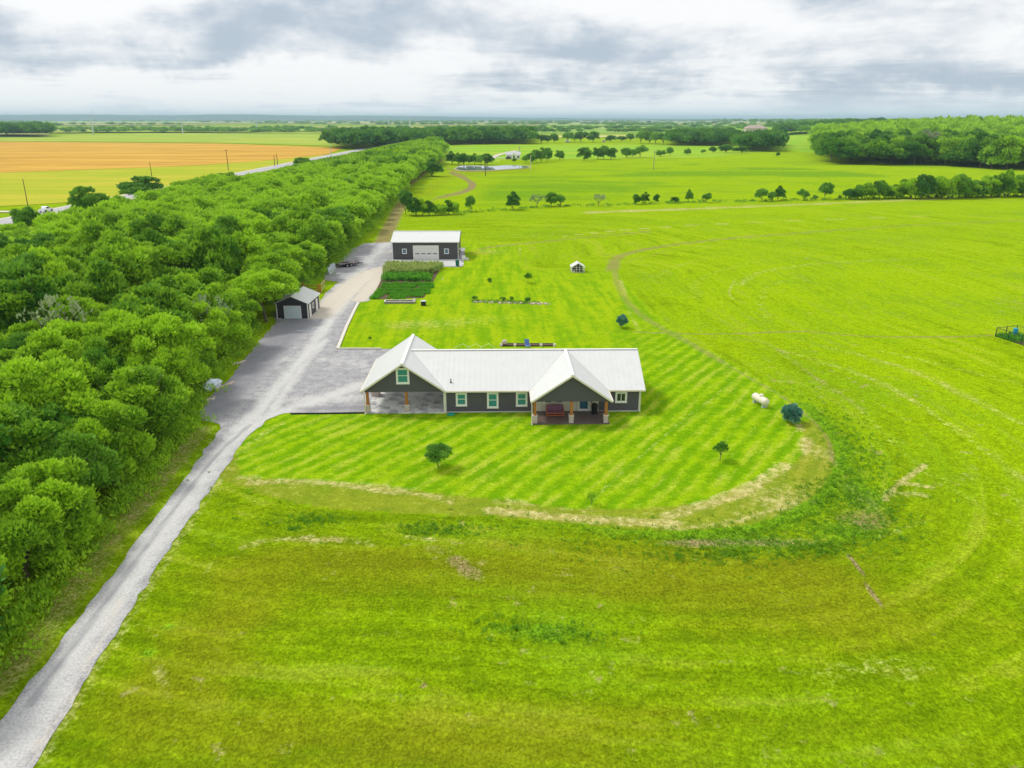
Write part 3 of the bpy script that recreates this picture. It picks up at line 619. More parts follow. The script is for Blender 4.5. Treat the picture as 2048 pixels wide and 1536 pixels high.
# ------------------------------------------------------------------ highway
def sheet_strip(name, line, wid, mat, z, **tags):
    l = np.asarray(line, float); d = np.gradient(l, axis=0); d /= np.hypot(*d.T)[:, None]; n_ = np.stack([-d[:, 1], d[:, 0]], 1)
    wv_ = np.asarray(wid) if np.ndim(wid) else np.full(len(l), wid)
    a, b = l + n_ * wv_[:, None] / 2, l - n_ * wv_[:, None] / 2
    v = np.vstack([a, b]); n0 = len(l); q = [(i, i + 1, n0 + i + 1, n0 + i) for i in range(n0 - 1)]
    return tag(link(name, mesh_np(name, np.column_stack([v, np.full(len(v), z)]), q, mat)), **tags)
asphalt = pmat('asphalt', (0.42, 0.41, 0.42), 0.85, var=0.12, vscale=0.4)
shoulder = pmat('shoulder', (0.58, 0.54, 0.45), 0.9, var=0.2, vscale=0.5)
lane_paint = pmat('lane_paint', (0.75, 0.75, 0.74), 0.7, var=0.1)
track_dirt = pmat('track_dirt', (0.55, 0.50, 0.42), 0.9, var=0.2, vscale=.3)
hyy = np.arange(60, 1500, 20.0); hl = np.stack([np.full(len(hyy), -166.5) - np.clip(hyy - 1000, 0, None) * .02, hyy], 1)
sheet_strip('highway_shoulder', hl, 13.5, shoulder, 0.25, kind='structure', cat='road', label='pale gravel shoulder of the highway')
sheet_strip('highway', hl, 9.4, asphalt, 0.33, kind='structure', cat='road', label='straight two lane highway beyond the woodland')
for dx_, w__ in ((-4.2, .18), (4.2, .18), (0, .22)):
    sheet_strip('lane_marking', hl + np.array([dx_, 0]), w__, lane_paint, 0.37, kind='structure', cat='road marking')
sl = smooth_line(GN([(-200, 424), (0, 424), (50, 424.5), (90, 427)]), 4)
sheet_strip('side_road', sl, 4.6, shoulder, 0.20, kind='structure', cat='road', label='pale side road joining the highway')
sheet_strip('farm_track', smooth_line(GN([(983, 316), (1000, 309), (1018, 305), (1033, 301.5)]), 4), 6.0, track_dirt, .25, kind='structure', cat='track', label='pale farm track past the white house')
sheet_strip('farm_track', smooth_line(GN([(984, 316), (1000, 316.5), (1012, 317)]), 4), 7.0, track_dirt, .28, kind='structure', cat='track')

# pond
water = bpy.data.materials.new('pond_water'); water.use_nodes = True; t = NT(water.node_tree)
pos = t.n('ShaderNodeNewGeometry', out=0)
t.n('ShaderNodeOutputMaterial', {0: t.n('ShaderNodeBsdfPrincipled', {'Base Color': t.mix(t.sstep(t.noise(t.mul3(pos, (.03, .1, 1)), 1, 4), .4, .6), (.20, .28, .26), (.30, .38, .40)), 'Roughness': .05, 'Specular IOR Level': 1.0, 'Normal': t.n('ShaderNodeBump', {'Strength': .05, 'Distance': .1, 'Height': t.noise(pos, 1.5, 3)})})})
pond_px = [(912, 338), (925, 341), (975, 341), (1010, 339), (1050, 336.5), (1056, 334), (1040, 332), (1010, 331.5), (985, 333), (940, 332), (920, 333)]
pp = smooth_line(np.vstack([GN(pond_px), GN(pond_px[:1])]), 4)[:-1]
bank = pmat('pond_bank', (0.34, 0.30, 0.17), 0.95, var=.25, vscale=.1)
cen = pp.mean(0)
field('pond_bank', None, bank, 0.18, 'bank', 'tan bank round the pond', w_=cen + (pp - cen) * np.array([1.06, 1.28]))
field('pond_water', None, water, 0.26, 'pond', 'small pale pond reflecting the sky', w_=pp)

# ------------------------------------------------------------------ trees
def rvec(rng, n):
    v = rng.normal(size=(n, 3)); return v / np.linalg.norm(v, axis=1, keepdims=True)
def leaves(rng, pos_, axis_, nrm, L, Wd, tint):
    """rhombic leaf sprays; returns verts, quads, tint"""
    w_ = np.cross(axis_, nrm); w_ /= np.maximum(np.linalg.norm(w_, axis=1, keepdims=True), 1e-6)
    L = L[:, None]; Wd = Wd[:, None]
    a = pos_; b = pos_ + axis_ * L * .45 + w_ * Wd * .5; c = pos_ + axis_ * L; d = pos_ + axis_ * L * .45 - w_ * Wd * .5
    v = np.stack([a, b, c, d], 1).reshape(-1, 3); n = len(pos_)
    return v, np.arange(n * 4).reshape(n, 4), np.repeat(tint, 4)
def crown_np(seed, R0, H, nlobe, nleaf, L, zbase=0.28, lobe=(.26, .44), up=.55, droop=0.0, open_=0.0, cone=0.0):
    """crown of lobes filled with leaf sprays: R0 radius, H height of tree, zbase share of H where the crown starts"""
    rng = np.random.default_rng(seed)
    hz_ = H * (1 - zbase) / 2; cz = H * zbase + hz_
    d = rvec(rng, nlobe * 3); d = d[d[:, 2] > -.75][:nlobe]
    rr = rng.uniform(.50, .84, len(d))
    lc = d * np.array([R0, R0, hz_]) * rr[:, None]
    if cone: 
        zz = (lc[:, 2] + hz_) / (2 * hz_); lc[:, :2] *= (1 - cone * zz)[:, None]
    lr = rng.uniform(lobe[0], lobe[1], len(d)) * R0 * (1 - .25 * np.abs(d[:, 2]))
    lc = np.vstack([lc, [[0, 0, 0]]]); lr = np.append(lr, R0 * .55)
    lt = np.append(rng.random(len(d)), .4)
    pr = lr ** 2; pr /= pr.sum()
    k = rng.choice(len(lr), int(nleaf * 1.9), p=pr); tip = rng.random(len(k)) < .10
    dr = rvec(rng, len(k)); dr[:, 2] = np.where(dr[:, 2] < -.35, -dr[:, 2] * .8, dr[:, 2]); dr /= np.linalg.norm(dr, axis=1, keepdims=True)
    rad = np.where(tip & (dr[:, 2] > -.1), rng.uniform(1.0, 1.28, len(k)), 1 - .45 * rng.random(len(k)) ** 2.2)
    p = lc[k] + dr * (lr[k] * rad)[:, None] * np.array([1, 1, .82])
    dist = np.linalg.norm(p[:, None, :] - lc[None], axis=2) / lr[None]
    dist[np.arange(len(k)), k] = 9
    keep = (dist.min(1) > .72) | (rng.random(len(k)) < .10)
    if open_: keep &= fbm(p[:, :2] * 1.0 + p[:, 2:3] * .7, 1.1, seed, 3) > open_
    p, dr, k = p[keep][:nleaf], dr[keep][:nleaf], k[keep][:nleaf]; n = len(p)
    ax = dr * .55 + rvec(rng, n) * .62 + np.array([0, 0, up - droop]); ax /= np.linalg.norm(ax, axis=1, keepdims=True)
    nr = dr * .5 + rvec(rng, n) * .5 + np.array([0, 0, .65])
    sz = L * rng.uniform(.6, 1.35, n)
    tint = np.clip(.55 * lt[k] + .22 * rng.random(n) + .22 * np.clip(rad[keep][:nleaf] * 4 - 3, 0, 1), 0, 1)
    p = p + np.array([0, 0, cz])
    return leaves(rng, p, ax, nr, sz, sz * rng.uniform(.42, .62, n), tint)
def trunk_mb(seed, R0, H, zbase=.28, thick=.035, limbs=6):
    rng = np.random.default_rng(seed + 999); m = MB(); r = H * thick / 2
    top = Vector((rng.normal() * .04 * H, rng.normal() * .04 * H, H * (zbase + .12))); mid = top * .5 + Vector((rng.normal() * .02 * H, 0, 0))
    m.tube((0, 0, -.1), mid, r * 1.25, r, 8); m.tube(mid, top, r, r * .8, 8)
    for i in range(limbs):
        a = 2 * math.pi * i / limbs + rng.random(); e = Vector((math.cos(a) * R0 * rng.uniform(.45, .7), math.sin(a) * R0 * rng.uniform(.45, .7), H * rng.uniform(.62, .86)))
        s_ = mid.lerp(top, rng.uniform(.5, 1)); q = s_.lerp(e, .5) + Vector((0, 0, H * .03))
        m.tube(s_, q, r * .6, r * .38, 6); m.tube(q, e, r * .38, r * .12, 5)
        e2 = q + (e - q) * .4 + Vector((rng.normal() * .12 * R0, rng.normal() * .12 * R0, H * .12)); m.tube(q, e2, r * .28, r * .1, 5)
    return m
def mb_mesh(m, name, mat):
    me = bpy.data.meshes.new(name); me.from_pydata(m.v, [], m.f); me.update(); me.materials.append(mat); return me
def kind(name, seed, mat, R0, H, nlobe, nleaf, L, **kw):
    v, q, ti = crown_np(seed, R0, H, nlobe, nleaf, L, **kw); zb = kw.get('zbase', .28)
    return dict(crown=mesh_np('crown', v, q, mat, {'tint': ti}), trunk=mb_mesh(trunk_mb(seed, R0, H, zb), 'trunk', bark), v=v, q=q, t=ti, R=R0, H=H)
K = {}
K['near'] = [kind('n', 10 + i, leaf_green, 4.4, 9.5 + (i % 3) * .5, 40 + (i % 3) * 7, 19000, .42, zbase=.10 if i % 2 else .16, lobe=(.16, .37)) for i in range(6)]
K['neard'] = [kind('nd', 30 + i, leaf_dark, 4.2, 10, 28, 14000, .46, zbase=.1) for i in range(2)]
K['mid'] = [kind('m', 40 + i, leaf_green, 4.5, 9.5 + (i % 3) * .6, 34 + (i % 3) * 5, 7600, .64, zbase=.10, lobe=(.17, .38)) for i in range(6)]
K['midd'] = [kind('md', 50 + i, leaf_dark, 4.3, 10.5, 22, 4800, .78, zbase=.12) for i in range(2)]
K['far'] = [kind('f', 60 + i, leaf_green, 4.8, 9.8, 24, 2100, 1.05, zbase=.08, lobe=(.19, .40)) for i in range(4)]
K['fard'] = [kind('fd', 70 + i, leaf_mid if i % 2 else leaf_dark, 4.6, 9.8, 16, 1500, 1.2, zbase=.02) for i in range(3)]
K['dot'] = [kind('o', 80 + i, leaf_dark, 5.0, 9.0, 9, 150, 3.2, zbase=.05) for i in range(4)]
K['field'] = [kind('p', 90 + i, leaf_mid if i % 2 else leaf_dark, 4.6, 8.6, 16 + 3 * i, 4200, .78, zbase=-.04 + .08 * (i % 2), lobe=(.20, .40)) for i in range(5)]
K['edge'] = [kind('e', 210 + i, leaf_green, 4.3, 8.8 + (i % 3) * .6, 46, 19500, .42, zbase=-.04, lobe=(.17, .37)) for i in range(4)]
K['hedge'] = [kind('h', 230 + i, leaf_dark if i % 2 else leaf_green, 4.8, 8.5, 20, 3600, .80, zbase=-.12, lobe=(.26, .44)) for i in range(4)]
K['wedge'] = [kind('e', 220 + i, leaf_green, 4.8, 9.5, 26, 3400, 1.0, zbase=-.06) for i in range(3)]
K['sparse'] = [kind('s', 100 + i, leaf_pale, 3.6, 6.5, 12, 900, .5, zbase=.22, open_=.5) for i in range(2)]
K['bush'] = [kind('b', 110 + i, leaf_green, 2.6, 3.4, 14, 3600, .42, zbase=-.05) for i in range(3)]
K['over'] = [kind('v', 250 + i, leaf_green, 4.7, 10.2, 44, 17000, .44, zbase=.36, lobe=(.17, .37)) for i in range(2)]
K['snag'] = [kind('q', 240, leaf_pale, 3.8, 9.5, 12, 420, .45, zbase=.2, open_=.5)]
K['silver'] = [kind('w', 120 + i, leaf_pale, 5.2, 10, 18, 2600, .9, zbase=.1) for i in range(1)]

def grow(kd, loc, s=1.0, sz=None, rz=0, name='tree', label=None, cat='tree', group=None, solid=False):
    e = empty(name, loc, rz, label, cat, group); e.scale = (s, s, sz or s)
    tr = link('trunk', kd['trunk'], e); cr = link('crown', kd['crown'], e)
    return e

TR = []            # woodland trees: x, y, scale, scale z, dark?
rng = np.random.default_rng(11)
def fill(x0f, x1f, y0, y1, gap, smin, smax, keep=None, tag_=None):
    y = y0
    while y < y1:
        g = gap(y); x = x1f(y) - g * rng.random() * .25; first = True
        while x > x0f(y):
            px_, py_ = x + (0 if first else rng.uniform(-.34, .34) * g), y + rng.uniform(-.34, .34) * g
            if abs(px_) < py_ * .76 + 22 and (keep is None or keep(px_, py_)):
                s_ = rng.uniform(smin, smax) * g / 6.6
                TR.append([px_, py_, s_, s_ * rng.uniform(.85, 1.12), tag_])
            x -= g; first = False
        y += g * .88
edge = lambda y: float(np.interp(y, [30, 40, 55, 77, 90, 103, 112, 118, 124, 134, 151, 165, 194, 254, 322, 430, 539, 700, 1000], [-34.5, -34.8, -36.0, -38.0, -40.5, -41.5, -42.5, -43.5, -44.5, -44.5, -43.5, -43.5, -44.5, -47.5, -51, -55, -57, -65, -95]))
west = lambda y: float(np.interp(y, [0, 160, 330, 600, 900], [-138, -140, -138, -134, -132])) + 4 * math.sin(y * .063 + 1)
def keepA(x, y):
    if 118 < y < 138 and x > -46.5: return False
    if x < -122 and fbm(np.array([[x, y]]), .03, 2, 3)[0] < .44: return False
    return True
fill(lambda y: max(west(y), -.76 * y - 22), edge, 36, 900, lambda y: 6.3 + max(0, y - 250) * .004, .72, 1.30, keepA, 'A')
for r in TR:
    if r[1] > 150: r[3] *= .86
    if r[0] < -88: r[3] = min(r[3], max(.34, 32 * (1 + r[0] / 166) / (11.2 if r[1] > 350 else 9.6) * (1.3 if 262 < r[1] < 350 else 1))); r[2] = min(r[2], 1.0)
TRA = TR; TR = []
# east woods (taller trees) : front edge through these photo points
EF = GN([(1578, 318), (1620, 324), (1680, 331), (1760, 330), (1850, 331), (1920, 334), (1985, 340), (2100, 341), (2300, 341)])
def keepB(x, y):
    i = np.interp(x, EF[:, 0], EF[:, 1], left=1e9); return y > i
fill(lambda y: 195 + (y - 480) * .37, lambda y: .76 * y + 20, 470, 1150, lambda y: 11.5, .80, 1.22, keepB, 'B')
def swell(x, y):
    return 15 * float(ss(y, 560, 1300)) * float(ss(x - .22 * y, 60, 420))
TRB = TR; TR = []
sx_, sy_ = np.meshgrid(np.linspace(150, 3600, 60), np.linspace(520, 4200, 50)); SP = np.stack([sx_.ravel(), sy_.ravel()], 1)
sz2 = 15 * ss(SP[:, 1], 560, 1300) * ss(SP[:, 0] - .22 * SP[:, 1], 60, 420) * (1 - ss(SP[:, 1], 3400, 4200)) * (1 - ss(SP[:, 0], 3000, 3600)) - .4
si_ = np.arange(3000).reshape(50, 60)
tag(link('rising_ground', mesh_np('rising_ground', np.column_stack([SP, sz2]), np.stack([si_[:-1, :-1].ravel(), si_[:-1, 1:].ravel(), si_[1:, 1:].ravel(), si_[1:, :-1].ravel()], 1), m_bright, smooth=True)), 'gently rising ground under the eastern woods', 'hill', kind='structure')
def band_px(poly, gap, smin, smax, tg):
    pp_ = GN(poly); lo, hi = pp_.min(0), pp_.max(0); y = lo[1]
    while y < hi[1]:
        x = lo[0]
        while x < hi[0]:
            q = np.array([[x + rng.uniform(-.35, .35) * gap, y + rng.uniform(-.35, .35) * gap]])
            if inpoly(q, pp_)[0]: s_ = rng.uniform(smin, smax) * gap / 6.6; TR.append([q[0, 0], q[0, 1], s_, s_ * rng.uniform(.85, 1.05), tg])
            x += gap
        y += gap
band_px([(655, 296), (700, 300), (880, 291), (960, 289), (1065, 288.5), (1065, 279), (1000, 277), (870, 280), (760, 282), (690, 285)], 12.5, .8, 1.15, 'C')
band_px([(1340, 292), (1468, 292), (1468, 281), (1400, 279), (1340, 282)], 11.5, .85, 1.1, 'C')
band_px([(1471, 303), (1556, 304), (1560, 291), (1535, 287), (1480, 292)], 10.5, .95, 1.2, 'C')
band_px([(1552, 275), (1610, 275), (1760, 278), (1760, 270), (1552, 271)], 12.0, .8, 1.1, 'C')
band_px([(-160, 274.5), (96, 274.5), (96, 269), (-160, 268)], 16, .8, 1.1, 'C')
TRC = TR; TR = []

def bake(name, rows, kinds, dark_share, mat, label, cat='woodland', group=None, pale=0):
    """many distant trees as one mass"""
    V, Qs, T = [], [], []; n = 0; rg = np.random.default_rng(len(rows))
    for (x, y, s_, sz_, _) in rows:
        kd = kinds[rg.integers(len(kinds))]; a = rg.random() * 6.283; c_, s2 = math.cos(a), math.sin(a)
        v = kd['v'] * np.array([s_, s_, sz_]); v = np.stack([v[:, 0] * c_ - v[:, 1] * s2 + x, v[:, 0] * s2 + v[:, 1] * c_ + y, v[:, 2] + swell(x, y)], 1)
        V.append(v); Qs.append(kd['q'] + n); n += len(v)
        off = rg.uniform(-.34, .30) - (.45 if rg.random() < dark_share else 0); T.append(np.clip(kd['t'] * .75 + .14 + off, 0, 1))
    if not V: return
    o = link(name, mesh_np(name, np.vstack(V), np.vstack(Qs), mat, {'tint': np.concatenate(T)}))
    return tag(o, label, cat, group, 'stuff')
# ---- which trees stand on their own, and how each is called
def angsize(r): return r[3] * 10 / math.hypot(r[0], r[1])
TRA.sort(key=lambda r: -angsize(r)); TRB.sort(key=lambda r: -angsize(r))
NA, NB = 200, 24
rr_ = random.Random(4)
EDGE_T = []
wood_lab = ['bright green leafy tree in the canopy of the woodland beside the gravel drive', 'mid green leafy tree in the canopy of the woodland beside the gravel drive']
for i, r in enumerate(TRA[:NA]):
    x, y, s_, sz_, _ = r; D = math.hypot(x, y); dk = rr_.random() < (.07 if y < 150 else .12)
    kl = K[('near' if D < 120 else 'mid') + ('d' if dk else '')]
    on_edge = x > edge(y) - 5.0
    if on_edge and D < 175 and not dk: kl = K['edge']
    if not on_edge and x > -86 and rr_.random() < .3: sz_ *= rr_.choice([.75, 1.2, 1.28])
    if dk:
        lev = 'near the lower drive' if y < 80 else 'behind the gravel yard' if y < 118 else 'behind the small garage' if y < 150 else 'west of the workshop' if y < 205 else 'well beyond the workshop'
        lab = 'dark green broad tree among brighter woodland trees ' + lev; gp = 'dark woodland trees ' + lev
    elif on_edge and y < 80: lab = 'leafy woodland edge tree overhanging the grass verge along the lower gravel drive'; gp = 'edge trees along the lower drive'
    elif on_edge and y < 122: lab = 'leafy woodland edge tree bordering the wide gravel yard near the house'; gp = 'edge trees along the gravel yard'
    elif on_edge and y < 200: lab = 'leafy woodland edge tree between the small garage and the grey workshop'; gp = 'edge trees between garage and workshop'
    elif on_edge: lab = 'leafy woodland edge tree beside the dirt track beyond the workshop'; gp = 'edge trees along the dirt track'
    else:
        lev = 'level with the front lawn' if y < 78 else 'level with the house' if y < 105 else 'level with the small garage' if y < 140 else 'level with the workshop' if y < 205 else 'farther on than the workshop'
        fr = (x - west(y)) / (edge(y) - west(y)); side_ = 'close to the drive side' if fr > .72 else 'towards the highway side' if fr < .36 else 'in the middle of the belt'
        size_ = 'small' if sz_ < .78 else 'large' if sz_ > 1.02 else 'medium'
        lab = '%s bright green woodland tree %s, %s' % (size_, lev, side_); gp = '%s woodland trees %s %s' % (size_, lev, side_)
    t_ = grow(kl[rr_.randrange(len(kl))], (x, y, 0), s_, sz_, rr_.random() * 6.28, label=lab, group=gp)
    if on_edge and not dk and y < 200: EDGE_T.append(t_)
ORD = ['first', 'second', 'third', 'fourth', 'fifth', 'sixth', 'seventh', 'eighth', 'ninth', 'tenth', 'eleventh', 'twelfth', 'thirteenth', 'fourteenth', 'fifteenth', 'sixteenth']
for gp, tail in (('edge trees along the lower drive', 'counted up the lower drive from the bottom left corner'), ('edge trees along the gravel yard', 'counted up the gravel yard towards the small garage'), ('edge trees between garage and workshop', 'counted from the small garage towards the workshop')):
    for k, t_ in enumerate(sorted([q for q in EDGE_T if q['group'] == gp], key=lambda q: q.location.y)):
        t_['label'] = '%s leafy woodland edge tree %s' % (ORD[min(k, 15)], tail)
restA = TRA[NA:]
bake('woodland', [r for r in restA if r[1] < 420], K['far'], .10, leaf_green, 'dense bright green woodland running north along the highway')
bake('woodland', [r for r in restA if r[1] >= 420], [dict(v=k['v'][:2200], q=k['q'][:550], t=k['t'][:2200]) for k in [kind('g', 140 + i, leaf_green, 5, 9.6, 14, 560, 1.9, zbase=.05) for i in range(3)]], .15, leaf_green, 'far end of the green woodland belt')
for i, r in enumerate(TRB[:NB]):
    x, y, s_, sz_, _ = r
    kl = K['silver'] if i in (3, 9) else (K['midd'] if rr_.random() < .25 else K['wedge'])
    lab = 'silvery grey leaved tree at the front edge of the eastern woods' if i in (3, 9) else 'tall round tree along the front edge of the eastern woods'
    grow(kl[rr_.randrange(len(kl))], (x, y, swell(x, y)), s_, sz_, rr_.random() * 6.28, label=lab, group='silvery trees at the eastern woods' if i in (3, 9) else 'front trees of the eastern woods')
bake('eastern_woods', [r for r in TRB[NB:] if r[1] < 760], K['far'], .35, leaf_green, 'broad mixed green woods east of the pasture')
bake('eastern_woods', [r for r in TRB[NB:] if r[1] >= 760], [dict(v=k['v'], q=k['q'], t=k['t']) for k in [kind('g', 150 + i, leaf_green, 5, 9.6, 12, 420, 2.1, zbase=.05) for i in range(3)]], .4, leaf_green, 'far part of the eastern woods')
dot2 = [kind('g', 160 + i, leaf_dark, 5, 9.6, 12, 420, 2.0, zbase=.03) for i in range(3)]
bake('distant_woods', TRC, dot2, .2, leaf_dark, 'dark tree belts bounding the far pastures')

# far tree lines over the plain
rows = []; rg = np.random.default_rng(21)
for k in range(60):
    Y = 1900 * (1 + rg.random() ** 1.5 * 5.5); X = (rg.random() * 2 - 1) * Y * .8; L = Y * rg.uniform(.03, .22); sl_ = rg.uniform(-.12, .12); thick = rg.uniform(10, 60) * (Y / 3000)
    n = int(L / (Y * .0042)) + 4
    for j in range(n):
        f = rg.random(); s_ = rg.uniform(1.3, 2.1) * (Y / 3200) ** .35
        rows.append([X + (f - .5) * L * 2, Y + (f - .5) * L * sl_ + rg.random() * thick, s_ * 1.5, s_ * .72, 0])
for k in range(420):                                   # the wooded horizon on the right and in the middle
    Y = rg.uniform(1300, 3400); X = Y * rg.uniform(.36, .78); rows.append([X, Y, rg.uniform(1.6, 2.6), rg.uniform(1.25, 1.8), 0])
for k in range(150):
    Y = rg.uniform(1900, 2200); X = Y * rg.uniform(-.72, -.15); rows.append([X, Y, rg.uniform(1.6, 2.2), rg.uniform(.8, 1.2), 0])
bake('distant_treelines', rows, K['dot'], .1, leaf_dark, 'tree lines scattered over the hazy plain')

# single trees in the pastures (photo base point, height and width in photo pixels)
def at_px(px, py, hpx, wpx, kl, name='tree', **kw):
    g = G(px, py); dep = g.y * math.cos(PITCH) + CAM_H * math.sin(PITCH); m_ = dep / FPX; kd = kl[rr_.randrange(len(kl))]
    s_ = wpx * m_ / (2 * kd['R'] * .95); sz_ = hpx * m_ / (kd['H'] * .97)
    return grow(kd, g, s_, sz_, rr_.random() * 6.28, name=name, **kw)
F_, P_ = K['fard'], K['field']
for i, (a, b, h, w_) in enumerate([(903, 329, 24, 22), (916, 330, 22, 20), (927, 331, 23, 24), (938, 329, 17, 14), (950, 329, 20, 22), (962, 330, 19, 18), (975, 330, 22, 24)]):
    at_px(a, b, h, w_, P_, label='round dark green tree in the row left of the pond and white farmhouse', group='trees in the row left of the pond')
for (a, b, h, w_) in [(1052, 326, 16, 16), (1061, 327, 20, 20), (1072, 325, 25, 24), (1083, 325, 27, 24), (1094, 322, 25, 22)]:
    at_px(a, b, h, w_, P_, label='round dark tree in the clump just right of the white farmhouse', group='clump right of the farmhouse')
at_px(1119, 321, 19, 18, P_, label='solitary round tree right of the clump by the white farmhouse')
at_px(1029, 325, 9, 9, K['fard'], label='very small tree in front of the white farmhouse')
for (a, b, h, w_) in [(1168, 322, 26, 30), (1195, 319, 22, 22), (1208, 319, 25, 26), (1222, 319, 22, 24)]:
    at_px(a, b, h, w_, P_, label='wide dark tree in the mid pasture row between solitary tree and power pole', group='mid pasture row')
for (a, b, h, w_) in [(1252, 316, 19, 22), (1264, 316, 16, 16), (1280, 315, 24, 26)]:
    at_px(a, b, h, w_, P_, label='dark tree in the pair left of the power pole in the bright pasture', group='pair left of the power pole')
at_px(1322, 313, 12, 20, P_, label='low round bush tree right of the power pole in the pasture')
at_px(1340, 312, 17, 14, P_, label='small upright tree beside the low bush right of the power pole')
for (a, b, h, w_) in [(1081, 286, 17, 24), (1095, 286, 14, 14), (1108, 286, 17, 18), (1136, 285, 20, 24), (1150, 284, 14, 16), (1163, 285, 22, 24), (1187, 285, 20, 26), (1221, 284, 12, 22), (1242, 283, 11, 20), (1260, 283, 16, 16), (1283, 287, 24, 28), (1298, 287, 22, 26), (1312, 288, 22, 26), (1326, 288, 21, 26)]:
    at_px(a, b, h, w_, F_, label='dark tree in the broken row at the far end of the bright pasture', group='broken row across the far pasture')
for (a, b, h, w_) in [(1375, 310, 12, 16), (1406, 308, 9, 10), (1425, 306, 12, 14), (1451, 306, 16, 28), (1482, 306, 14, 30), (1556, 313, 8, 8)]:
    at_px(a, b, h, w_, P_, label='low green bush in front of the tree clump at the pasture end', group='low bushes at the pasture end', name='bush', cat='bush')
at_px(866, 353, 32, 38, P_, label='very dark round tree standing at the woodland end beside the winding creek track')
at_px(812, 430, 46, 30, P_, label='dark tree where the dirt track meets the fence row')
for (a, b, h, w_) in [(832, 432, 33, 26), (846, 431, 30, 24), (858, 431, 27, 22), (871, 430, 24, 20), (884, 430, 23, 20), (897, 429, 26, 22), (908, 429, 28, 18)]:
    at_px(a, b, h, w_ + 3, K['hedge'], label='small dark tree in the close row right of the dirt track end', group='close row right of the dirt track end')
at_px(942, 424, 30, 22, K['field'], label='thin leaning tree alone between the close row and the fence line')
at_px(1026, 420, 34, 30, P_, label='dense upright dark tree growing on the far fence line')
at_px(1074, 415, 26, 34, K['sparse'], label='airy pale tree on the fence line right of the dense dark tree')
at_px(1103, 413, 26, 26, K['fard'], label='left tree of two touching thin trees on the fence line')
at_px(1120, 412, 22, 22, K['fard'], label='right tree of two touching thin trees on the fence line')
at_px(1197, 413, 24, 34, K['sparse'], label='airy pale tree standing alone midway along the fence line')
for (a, b, h, w_, l_) in [(1273, 409, 20, 18, 'left one of the touching small trees on the middle fence line'), (1290, 408, 22, 18, 'taller right one of the touching small trees on the middle fence line'), (1312, 406, 17, 13, 'narrow little tree right of the touching pair on the fence line'),
                          (1349, 406, 12, 18, 'low round bush on the fence line left of the round headed sapling'), (1377, 404, 23, 17, 'round headed sapling on the fence line'), (1413, 405, 19, 17, 'small ragged tree on the fence line right of the round headed sapling'),
                          (1523, 403, 24, 28, 'broad dark tree of the fence line trio'), (1544, 402, 18, 18, 'low middle tree of the fence line trio'), (1557, 401, 27, 24, 'tall right tree of the fence line trio'),
                          (1606, 401, 23, 22, 'cone shaped small tree alone on the fence line'), (1630, 400, 10, 10, 'tiny bush on the fence line'), (1649, 399, 34, 27, 'tall dark tree just left of the hedgerow'), (1679, 399, 9, 8, 'tiny bush right of the tall dark tree on the fence line')]:
    at_px(a, b, h, w_, P_, label=l_, cat='bush' if 'bush' in l_ else 'tree', name='bush' if 'bush' in l_ else 'tree')
for j in range(10): at_px(1702 + j * 11.5, 399 - j * .3, 20 + 16 * rr_.random(), 24 + 12 * rr_.random(), K['hedge'], label='tree of the left hedgerow section on the fence line', group='left hedgerow section')
for j in range(22): at_px(1818 + j * 12.5, 397 - j * .3 + rr_.random() * 2, 28 + 20 * rr_.random(), 34 + 12 * rr_.random(), K['hedge'], label='tree of the dense long hedgerow at the right end of the fence line', group='dense right hedgerow')

# named trees on the highway side and over the small garage
at_px(60, 478, 62, 44, K['midd'], label='dark ragged tree covering the side road mouth beside the highway')
at_px(112, 486, 44, 50, K['mid'], label='green tree just right of the dark one at the side road mouth')
at_px(184, 446, 70, 66, K['midd'], label='tall dark tree between the pickup and the lime green crop')
at_px(20, 505, 40, 60, K['mid'], label='green tree at the left frame edge below the highway')
at_px(288, 408, 52, 78, K['midd'], label='broad dark tree before the short pole in the lime green crop')
at_px(455, 376, 32, 42, K['mid'], label='round tree alone below the highway bend in front of the lime green crop')
at_px(606, 344, 28, 30, K['midd'], label='dark round tree where the highway passes behind the woodland')
for (x_, y_, s1, l_) in [(-58, 92, 1.15, 'nearly bare grey tree poking out of the near woodland canopy'), (-84, 131, 1.1, 'nearly bare grey tree near the left frame edge of the woodland'), (-42.5, 101, .95, 'thin grey branched tree at the woodland edge beside the upper yard')]:
    grow(K['snag'][0], (x_, y_, 0), s1, s1 * 1.1, 1.0, label=l_)
grow(K['over'][0], (-41.6, 129.5, 0), 1.05, 1.0, 1.0, label='big tree rising directly behind the small garage and overhanging its roof', group=None)
grow(K['over'][1], (-41.0, 121.8, 0), 1.12, .86, 2.0, label='tree with visible trunk immediately left of the small garage')
grow(K['near'][3], (-47.5, 136.5, 0), 1.15, 1.15, 4.0, label='tree behind the big tree that overhangs the small garage')
